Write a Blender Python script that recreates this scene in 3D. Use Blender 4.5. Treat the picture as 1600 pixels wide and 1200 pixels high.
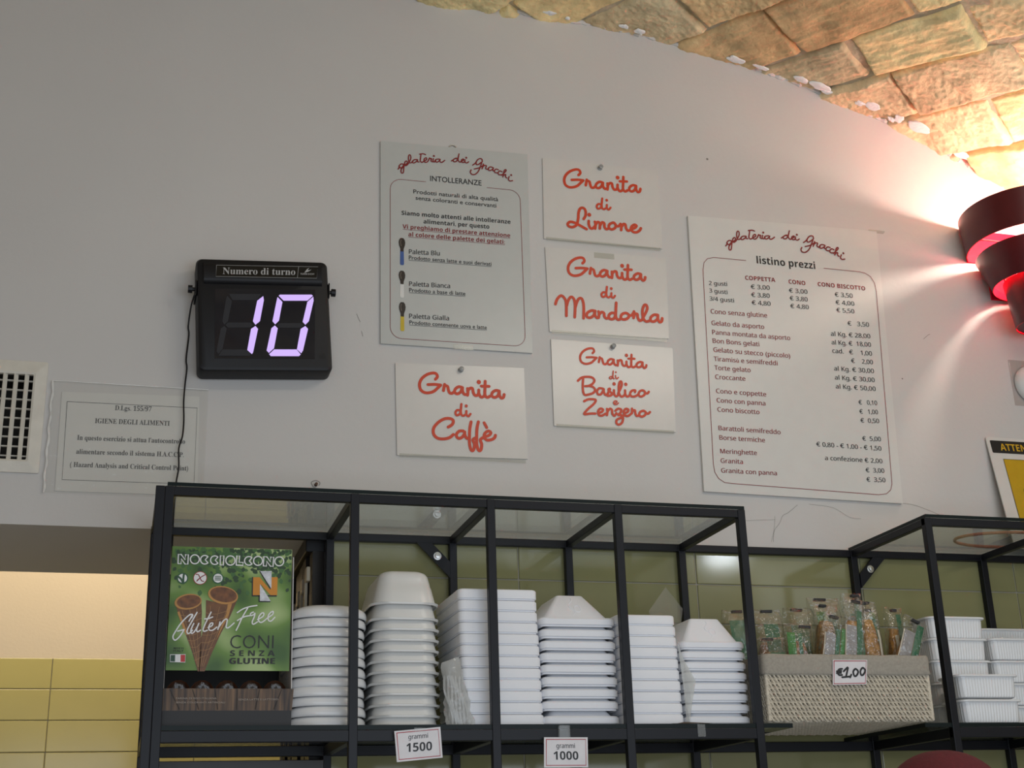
import bpy, bmesh, math, random
from mathutils import Vector, Matrix, noise

for o in list(bpy.data.objects):
    bpy.data.objects.remove(o, do_unlink=True)
scene = bpy.context.scene
COL = scene.collection
PI = math.pi
R = math.radians

# ------------------------------------------------------------------ camera
CAM = bpy.data.cameras.new('camera')
CAM.sensor_fit = 'HORIZONTAL'
CAM.sensor_width = 36.0
CAM.lens = 2110.0 / 1600.0 * 36.0
CAM.clip_start = 0.05
CAM.clip_end = 60
cam = bpy.data.objects.new('camera', CAM)
COL.objects.link(cam)
_r, _d, _f = Vector((0.9626, -0.2691, -0.0301)), Vector((0.0629, 0.3301, -0.9419)), Vector((0.2634, 0.9048, 0.3347))
_m = Matrix((_r, -_d, -_f)).transposed().to_4x4()
_m.translation = Vector((0.0, -2.73, 1.5))
cam.matrix_world = _m
scene.camera = cam

# ------------------------------------------------------------------ world and light
world = bpy.data.worlds.new('street_daylight')
scene.world = world
world.use_nodes = True
bg = world.node_tree.nodes['Background']
bg.inputs[0].default_value = (1.0, 0.94, 0.87, 1)
bg.inputs[1].default_value = 0.33


def area(name, loc, target, sx, sy, power, col):
    l = bpy.data.lights.new(name, 'AREA')
    l.shape = 'RECTANGLE'
    l.size, l.size_y, l.energy, l.color = sx, sy, power, col
    o = bpy.data.objects.new(name, l)
    COL.objects.link(o)
    o.location = loc
    o.rotation_euler = (Vector(target) - Vector(loc)).to_track_quat('-Z', 'Y').to_euler()
    return o


area('shop_window_daylight', (0.9, -3.9, 1.5), (0.9, 0, 2.0), 3.4, 1.6, 44, (0.75, 0.865, 1.0))
area('ceiling_strip_lamp', (1.5, -1.5, 3.15), (1.35, -0.4, 2.0), 0.9, 0.12, 5, (1.0, 0.93, 0.82))
area('tile_glint_lamp', (2.34, -2.3, 2.66), (1.6, -0.2, 1.9), 0.13, 0.05, 1.0, (0.86, 0.94, 1.0))  # added lamp, placed for the bright spot mirrored in the tiles
area('tile_sheen_light', (2.33, -1.6, 2.37), (1.2, 0.0, 2.05), 0.36, 0.26, 0.40, (0.80, 0.92, 1.0))  # added unseen light, gives the tiles a broad bluish reflection
area('tile_patch_light', (1.30, -1.6, 2.47), (0.8, 0.0, 2.10), 0.16, 0.07, 0.09, (0.95, 0.97, 1.0))  # added unseen light for a small bright patch reflected in the tiles
area('back_room_lamp', (-0.1, 0.85, 2.85), (-0.1, 1.4, 2.0), 0.9, 0.25, 9.0, (1.0, 0.82, 0.57))

scene.view_settings.view_transform = 'Standard'
scene.view_settings.look = 'None'
scene.view_settings.exposure = 0.0
scene.view_settings.gamma = 1.0
scene.view_settings.use_curve_mapping = False

# ------------------------------------------------------------------ materials
MATS = {}


def mat(name, col, rough=0.5, metal=0.0, spec=0.5, var=0.06, scale=30.0, bump=0.0, bscale=120.0, emit=None, coat=0.0, attr=None, trans=0.0):
    if name in MATS:
        return MATS[name]
    m = bpy.data.materials.new(name)
    m.use_nodes = True
    nt = m.node_tree
    b = nt.nodes['Principled BSDF']
    b.inputs['Roughness'].default_value = rough
    b.inputs['Metallic'].default_value = metal
    b.inputs['Specular IOR Level'].default_value = spec
    b.inputs['Coat Weight'].default_value = coat
    b.inputs['Transmission Weight'].default_value = trans
    tc = nt.nodes.new('ShaderNodeTexCoord')
    n = nt.nodes.new('ShaderNodeTexNoise')
    n.inputs['Scale'].default_value = scale
    n.inputs['Detail'].default_value = 5
    nt.links.new(tc.outputs['Object'], n.inputs['Vector'])
    r = nt.nodes.new('ShaderNodeMapRange')
    r.inputs[1].default_value, r.inputs[2].default_value = 0.3, 0.7
    r.inputs[3].default_value, r.inputs[4].default_value = 1 - var, 1 + var
    nt.links.new(n.outputs['Fac'], r.inputs[0])
    mx = nt.nodes.new('ShaderNodeVectorMath')
    mx.operation = 'SCALE'
    mx.inputs[0].default_value = col
    if attr:
        a = nt.nodes.new('ShaderNodeAttribute')
        a.attribute_name = attr
        nt.links.new(a.outputs['Color'], mx.inputs[0])
    nt.links.new(r.outputs[0], mx.inputs['Scale'])
    nt.links.new(mx.outputs[0], b.inputs['Base Color'])
    if bump:
        n2 = nt.nodes.new('ShaderNodeTexNoise')
        n2.inputs['Scale'].default_value = bscale
        n2.inputs['Detail'].default_value = 8
        nt.links.new(tc.outputs['Object'], n2.inputs['Vector'])
        bp = nt.nodes.new('ShaderNodeBump')
        bp.inputs['Strength'].default_value = bump
        bp.inputs['Distance'].default_value = 0.004
        nt.links.new(n2.outputs['Fac'], bp.inputs['Height'])
        nt.links.new(bp.outputs[0], b.inputs['Normal'])
    if emit:
        b.inputs['Emission Color'].default_value = (*emit[0], 1)
        b.inputs['Emission Strength'].default_value = emit[1]
    MATS[name] = m
    return m


def clear(name, tint, rough=0.02, ior=1.5, haze=0.0, bump=0.0):
    """thin clear sheet: see-through with a Fresnel reflection"""
    if name in MATS:
        return MATS[name]
    m = bpy.data.materials.new(name)
    m.use_nodes = True
    nt = m.node_tree
    nt.nodes.remove(nt.nodes['Principled BSDF'])
    out = nt.nodes['Material Output']
    t = nt.nodes.new('ShaderNodeBsdfTransparent')
    t.inputs[0].default_value = (*tint, 1)
    g = nt.nodes.new('ShaderNodeBsdfGlossy')
    g.inputs['Roughness'].default_value = rough
    f = nt.nodes.new('ShaderNodeFresnel')
    # one thin sheet: the same reflection whichever side is met
    ge = nt.nodes.new('ShaderNodeNewGeometry')
    io = nt.nodes.new('ShaderNodeMapRange')
    io.inputs[3].default_value, io.inputs[4].default_value = ior, 1.0 / ior
    nt.links.new(ge.outputs['Backfacing'], io.inputs[0])
    nt.links.new(io.outputs[0], f.inputs['IOR'])
    if bump:
        tc = nt.nodes.new('ShaderNodeTexCoord')
        n2 = nt.nodes.new('ShaderNodeTexNoise')
        n2.inputs['Scale'].default_value = 60
        nt.links.new(tc.outputs['Object'], n2.inputs['Vector'])
        bp = nt.nodes.new('ShaderNodeBump')
        bp.inputs['Strength'].default_value = bump
        bp.inputs['Distance'].default_value = 0.01
        nt.links.new(n2.outputs['Fac'], bp.inputs['Height'])
        nt.links.new(bp.outputs[0], g.inputs['Normal'])
        nt.links.new(bp.outputs[0], f.inputs['Normal'])
    mix = nt.nodes.new('ShaderNodeMixShader')
    nt.links.new(f.outputs[0], mix.inputs[0])
    nt.links.new(t.outputs[0], mix.inputs[1])
    nt.links.new(g.outputs[0], mix.inputs[2])
    last = mix
    if haze:
        d = nt.nodes.new('ShaderNodeBsdfDiffuse')
        d.inputs[0].default_value = (0.8, 0.8, 0.78, 1)
        m2 = nt.nodes.new('ShaderNodeMixShader')
        m2.inputs[0].default_value = haze
        nt.links.new(mix.outputs[0], m2.inputs[1])
        nt.links.new(d.outputs[0], m2.inputs[2])
        last = m2
    nt.links.new(last.outputs[0], out.inputs[0])
    MATS[name] = m
    return m


M_PLASTER = mat('white_plaster', (0.60, 0.585, 0.57), 0.75, var=0.02, scale=3, bump=0.12, bscale=60)
M_PLASTER2 = mat('cream_plaster', (0.74, 0.66, 0.54), 0.8, var=0.02, scale=3, bump=0.1)
M_TILE = mat('olive_glazed_tile', (0.24, 0.235, 0.115), 0.10, var=0.05, scale=6, bump=0.02, bscale=14)  # darker copy of the back-room tile, dimmer light put into the colour
M_GROUT = mat('grey_grout', (0.30, 0.29, 0.24), 0.9)
M_BRICK = mat('vault_brick', (0.6, 0.42, 0.24), 0.92, var=0.22, scale=22, bump=0.9, bscale=90, attr='Col')
M_PAINT = mat('white_paint', (0.88, 0.88, 0.88), 0.7, bump=0.5, bscale=90)
M_FLOOR = mat('grey_terrazzo', (0.35, 0.34, 0.33), 0.4, var=0.25, scale=60)
M_FRAME = mat('charcoal_powder_coat', (0.006, 0.007, 0.011), 0.42, spec=0.28, var=0.1)
M_GLASS = clear('shelf_glass', (0.90, 0.93, 0.92))
M_GEDGE = mat('dark_glass_edge', (0.004, 0.010, 0.010), 0.4, spec=0.2)
M_STEEL = mat('zinc_bolt', (0.62, 0.62, 0.60), 0.3, metal=1.0)
M_SIGN = mat('white_sign_board', (0.66, 0.655, 0.63), 0.35, var=0.015)
M_SIGN_G = mat('pale_grey_sign_board', (0.52, 0.535, 0.52), 0.3, var=0.015)
M_CARD = mat('laminated_card', (0.65, 0.63, 0.60), 0.25, var=0.015)
M_PAPER = mat('white_paper', (0.66, 0.65, 0.62), 0.6, var=0.015)
M_INK = mat('black_ink', (0.012, 0.012, 0.014), 0.5)
M_RED = mat('dark_red_ink', (0.22, 0.010, 0.012), 0.5)
M_ORANGE = mat('orange_red_ink', (0.60, 0.052, 0.014), 0.45)
M_BLACK = mat('black_plastic', (0.008, 0.008, 0.010), 0.45, spec=0.3, bump=0.05, bscale=400)
M_WHITEPL = mat('glossy_white_plastic', (0.78, 0.79, 0.80), 0.22, var=0.01)
M_TUB = mat('ivory_plastic', (0.72, 0.72, 0.70), 0.3, var=0.01)
M_FOAM = mat('white_polystyrene', (0.84, 0.86, 0.91), 0.55, var=0.015, bump=0.08, bscale=500)
M_FILM = clear('clear_film', (0.97, 0.97, 0.96), 0.06, 1.45, 0.05, 0.25)
M_VENT = mat('cream_painted_metal', (0.68, 0.65, 0.58), 0.5, bump=0.1)
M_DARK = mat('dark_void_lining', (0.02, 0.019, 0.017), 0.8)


# ------------------------------------------------------------------ mesh helpers
def wm(o):
    m = o.matrix_basis.copy()
    while o.parent:
        o = o.parent
        m = o.matrix_basis @ m
    return m


class MB:
    def __init__(s):
        s.v, s.f, s.mi, s.col = [], [], [], []
        s.cur = 0

    def add(s, vs, fs):
        b = len(s.v)
        s.v += [tuple(p) for p in vs]
        for f in fs:
            s.f.append(tuple(i + b for i in f))
            s.mi.append(s.cur)
        return s

    def box(s, x0, x1, y0, y1, z0, z1, bev=0.0, rot=None):
        if bev <= 0:
            vs = [(x, y, z) for z in (z0, z1) for y in (y0, y1) for x in (x0, x1)]
            fs = [(0, 2, 3, 1), (4, 5, 7, 6), (0, 1, 5, 4), (2, 6, 7, 3), (0, 4, 6, 2), (1, 3, 7, 5)]
        else:
            bm = bmesh.new()
            bmesh.ops.create_cube(bm, size=1)
            for v in bm.verts:
                v.co = Vector(((x0 + x1) / 2 + v.co.x * (x1 - x0), (y0 + y1) / 2 + v.co.y * (y1 - y0), (z0 + z1) / 2 + v.co.z * (z1 - z0)))
            bmesh.ops.bevel(bm, geom=bm.edges[:], offset=bev, segments=2, profile=0.5, affect='EDGES')
            bm.verts.index_update()
            vs = [v.co.copy() for v in bm.verts]
            fs = [[v.index for v in f.verts] for f in bm.faces]
            bm.free()
        if rot is not None:
            vs = [rot @ Vector(p) for p in vs]
        return s.add(vs, fs)

    def loft(s, loops, cap0=False, cap1=False, closed=True):
        n = len(loops[0])
        vs = [p for l in loops for p in l]
        fs = []
        for i in range(len(loops) - 1):
            for j in range(n if closed else n - 1):
                k = (j + 1) % n
                fs.append((i * n + j, i * n + k, (i + 1) * n + k, (i + 1) * n + j))
        if cap0:
            fs.append(tuple(range(n))[::-1])
        if cap1:
            fs.append(tuple((len(loops) - 1) * n + j for j in range(n)))
        return s.add(vs, fs)

    def tube(s, pts, r, seg=8, caps=True):
        pts = [Vector(p) for p in pts]
        loops = []
        up = None
        for i, p in enumerate(pts):
            t = (pts[min(i + 1, len(pts) - 1)] - pts[max(i - 1, 0)]).normalized()
            if up is None:
                up = t.orthogonal().normalized()
            up = (up - t * up.dot(t)).normalized()
            sd = t.cross(up)
            rr_ = r[i] if isinstance(r, (list, tuple)) else r
            loops.append([p + (up * math.cos(a) + sd * math.sin(a)) * rr_ for a in [2 * PI * k / seg for k in range(seg)]])
        return s.loft(loops, caps, caps)

    def disc(s, c, r, y, n=16, rz=None):
        rz = rz or r
        return s.add([(c[0] + r * math.cos(2 * PI * k / n), y, c[1] + rz * math.sin(2 * PI * k / n)) for k in range(n)], [tuple(range(n))])

    def poly(s, pts, y):
        """a flat outline facing -y, filled"""
        b = bmesh.new()
        vs = [b.verts.new((p[0], y, p[1])) for p in pts]
        es = [b.edges.new((vs[i], vs[(i + 1) % len(vs)])) for i in range(len(vs))]
        bmesh.ops.triangle_fill(b, edges=es, use_beauty=True, normal=(0, -1, 0))
        b.verts.index_update()
        s.add([v.co.copy() for v in b.verts], [[v.index for v in f.verts] for f in b.faces])
        b.free()
        return s

    def stroke(s, pts, w, y, sub=5, smooth=True, cap=True):
        P = [Vector((p[0], p[1])) for p in pts]
        if smooth and len(P) > 2:
            Q = []
            closed = (P[0] - P[-1]).length < 1e-6
            for i in range(len(P) - 1):
                a = P[i - 1] if i > 0 else (P[-2] if closed else P[0])
                b, c = P[i], P[i + 1]
                d = P[i + 2] if i + 2 < len(P) else (P[1] if closed else P[-1])
                for k in range(sub):
                    t = k / sub
                    Q.append(0.5 * ((2 * b) + (c - a) * t + (2 * a - 5 * b + 4 * c - d) * t * t + (3 * b - a - 3 * c + d) * t ** 3))
            Q.append(P[-1])
            P = Q
        h = w / 2
        vs, fs = [], []
        s.lay = getattr(s, 'lay', 0) + 1          # ink laid over ink: every stroke a hair above the last
        y0 = y - 3e-5 * s.lay
        for i, p in enumerate(P):
            y = y0 - 6e-6 * i
            t = P[min(i + 1, len(P) - 1)] - P[max(i - 1, 0)]
            t = t.normalized() if t.length > 1e-9 else Vector((1, 0))
            n = Vector((-t.y, t.x)) * h
            vs += [(p.x + n.x, y, p.y + n.y), (p.x - n.x, y, p.y - n.y)]
            if i:
                fs.append((2 * i - 2, 2 * i - 1, 2 * i + 1, 2 * i))
        s.add(vs, fs)
        if cap:
            for p, yy in ((P[0], y0 + 8e-6), (P[-1], y + 8e-6)):
                s.disc(p, h, yy, 10)
            if not smooth:
                for p in P[1:-1]:
                    s.disc(p, h, y0 + 1.2e-5, 8)
        return s

    def strokes(s, key, w, y, **k):
        for st in dec(key):
            s.stroke(st, w, y, **k)
        return s

    def dots(s, key, r, y):
        for st in dec(key):
            s.disc(st[0], r, y - 0.0006, 14, r * 1.1)
        return s

    def text(s, entry, y, bold=None, face=None):
        t, x0, z0, w, dz, ch, fl = entry
        if face is None:
            face = 'b' if 'b' in fl else 'r' if 'm' in fl else ''
        t = restyle(t, face)
        off = bold if bold is not None else (0.0 if face else -0.013 if 't' in fl else 0.006)
        vs, fs, nat, capH = text_geo(t, off, face)
        sx, sz = w / nat, ch / capH
        fat = 0.045 if 'bb' in fl else 0.022 if 'm' in fl and face == 'r' else 0.0
        for q, d in enumerate((-fat / 2, fat / 2) if fat else (0.0,)):      # heavier strokes: the same ink twice, a hair apart
            s.add([(x0 + (v[0] + d) * sx, y - 8e-5 * q, z0 + v[1] * sz + v[0] * sx / w * dz) for v in vs], fs)
        return s

    def build(s, name, m, parent=None, smooth=False, local=False, label=None, angle=40):
        me = bpy.data.meshes.new(name)
        vs = s.v
        if parent is not None and not local:
            inv = wm(parent).inverted()
            vs = [inv @ Vector(p) for p in vs]
        me.from_pydata([tuple(p) for p in vs], [], s.f)
        for mm in (m if isinstance(m, (list, tuple)) else [m]):
            me.materials.append(mm)
        if any(s.mi):
            me.polygons.foreach_set('material_index', s.mi)
        if s.col:
            ca = me.color_attributes.new('Col', 'FLOAT_COLOR', 'POINT')
            ca.data.foreach_set('color', [c for q in s.col for c in (*q, 1.0)])
        me.update()
        if smooth:
            me.polygons.foreach_set('use_smooth', [True] * len(me.polygons))
            try:
                me.set_sharp_from_angle(angle=R(angle))
            except Exception:
                pass
        o = bpy.data.objects.new(name, me)
        COL.objects.link(o)
        if parent is not None:
            o.parent = parent
        if label:
            o['label'] = label
        return o


_tc = {}
FACES = {'r': (0x1D5A0, 0x1D5BA, 0x1D7E2), 'b': (0x1D5D4, 0x1D5EE, 0x1D7EC), 's': (0x1D400, 0x1D41A, 0x1D7CE)}


def restyle(t, face):
    """the same letters in Blender's sans, bold sans or serif letter forms"""
    if face not in FACES:
        return t
    U, L, D = FACES[face]
    return ''.join(chr(U + ord(c) - 65) if 'A' <= c <= 'Z' else chr(L + ord(c) - 97) if 'a' <= c <= 'z' else chr(D + ord(c) - 48) if '0' <= c <= '9' else c for c in t)


def text_geo(t, off, face=''):
    k = (t, off, face)
    if k in _tc:
        return _tc[k]

    def mk(body):
        cu = bpy.data.curves.new('tmp_text', 'FONT')
        cu.body = body
        cu.size = 1.0
        cu.offset = off
        cu.resolution_u = 3
        ob = bpy.data.objects.new('tmp_text', cu)
        COL.objects.link(ob)
        dg = bpy.context.evaluated_depsgraph_get()
        me = bpy.data.meshes.new_from_object(ob.evaluated_get(dg))
        vs = [(v.co.x, v.co.y) for v in me.vertices]
        fs = [tuple(p.vertices) for p in me.polygons]
        bpy.data.objects.remove(ob, do_unlink=True)
        bpy.data.curves.remove(cu)
        bpy.data.meshes.remove(me)
        return vs, fs
    vs, fs = mk(t)
    h, _ = mk(restyle('H', face))
    capH = max(v[1] for v in h)
    x0 = min(v[0] for v in vs)
    vs = [(v[0] - x0, v[1]) for v in vs]
    _tc[k] = (vs, fs, max(v[0] for v in vs), capH)
    return _tc[k]


def dec(key):
    return [[tuple(int(c) / 1e4 for c in p.split(',')) for p in st.split(' ')] for st in TR[key].split('|')]


def tag(o, label, cat, group=None, kind=None):
    o['label'] = label
    o['category'] = cat
    if group:
        o['group'] = group
    if kind:
        o['kind'] = kind
    return o


def thing(name, label, cat, loc=(0, 0, 0), rot=(0, 0, 0), group=None):
    o = bpy.data.objects.new(name, None)
    o.empty_display_size = 0.05
    COL.objects.link(o)
    o.location = loc
    o.rotation_euler = rot
    return tag(o, label, cat, group)


def struct(o):
    o['kind'] = 'structure'
    return o


def dup(root, loc, rot, label, group=None, mats=None):
    """a copy of a thing with copies of its parts and their sub-parts"""
    r = root.copy()
    COL.objects.link(r)
    r.location, r.rotation_euler = loc, rot
    r['label'] = label
    if group:
        r['group'] = group
    for ch in list(root.children):
        c = ch.copy()
        COL.objects.link(c)
        c.parent = r
        for g in list(ch.children):
            d = g.copy()
            COL.objects.link(d)
            d.parent = c
    return r


def rrect(hw, hd, r, z, n=5, cx=0, cy=0):
    r = min(r, hw - 1e-4, hd - 1e-4)
    p = []
    for sx, sy, a0 in ((1, 1, 0), (-1, 1, 90), (-1, -1, 180), (1, -1, 270)):
        for k in range(n + 1):
            a = R(a0 + 90 * k / n)
            p.append((cx + sx * (hw - r) + r * math.cos(a), cy + sy * (hd - r) + r * math.sin(a), z))
    return p


def rr2(x0, x1, z0, z1, r, n=6):
    """closed rounded rectangle outline in the wall plane"""
    p = []
    for cx, cz, a0 in ((x1 - r, z1 - r, 0), (x0 + r, z1 - r, 90), (x0 + r, z0 + r, 180), (x1 - r, z0 + r, 270)):
        for k in range(n + 1):
            a = R(a0 + 90 * k / n)
            p.append((cx + r * math.cos(a), cz + r * math.sin(a)))
    return p


def shell(profile, r, n=5, t=0.0016):
    """thin-walled moulded vessel: profile = [(hw, hd, z, corner radius)] from rim to closed end"""
    loops = [rrect(a, b, c, z, n) for a, b, z, c in profile]
    sgn = -1 if profile[-1][2] > profile[0][2] else 1
    inner = [rrect(a - t, b - t, max(c - t, 0.001), z + (sgn * t if i > len(profile) - 3 else 0), n) for i, (a, b, z, c) in enumerate(profile)]
    mb = MB()
    mb.loft(inner[::-1] + loops)
    k = len(loops[0])
    mb.f.append(tuple(range(k)))
    mb.mi.append(0)
    L = len(mb.v)
    mb.f.append(tuple(range(L - k, L)))
    mb.mi.append(0)
    return mb


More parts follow.
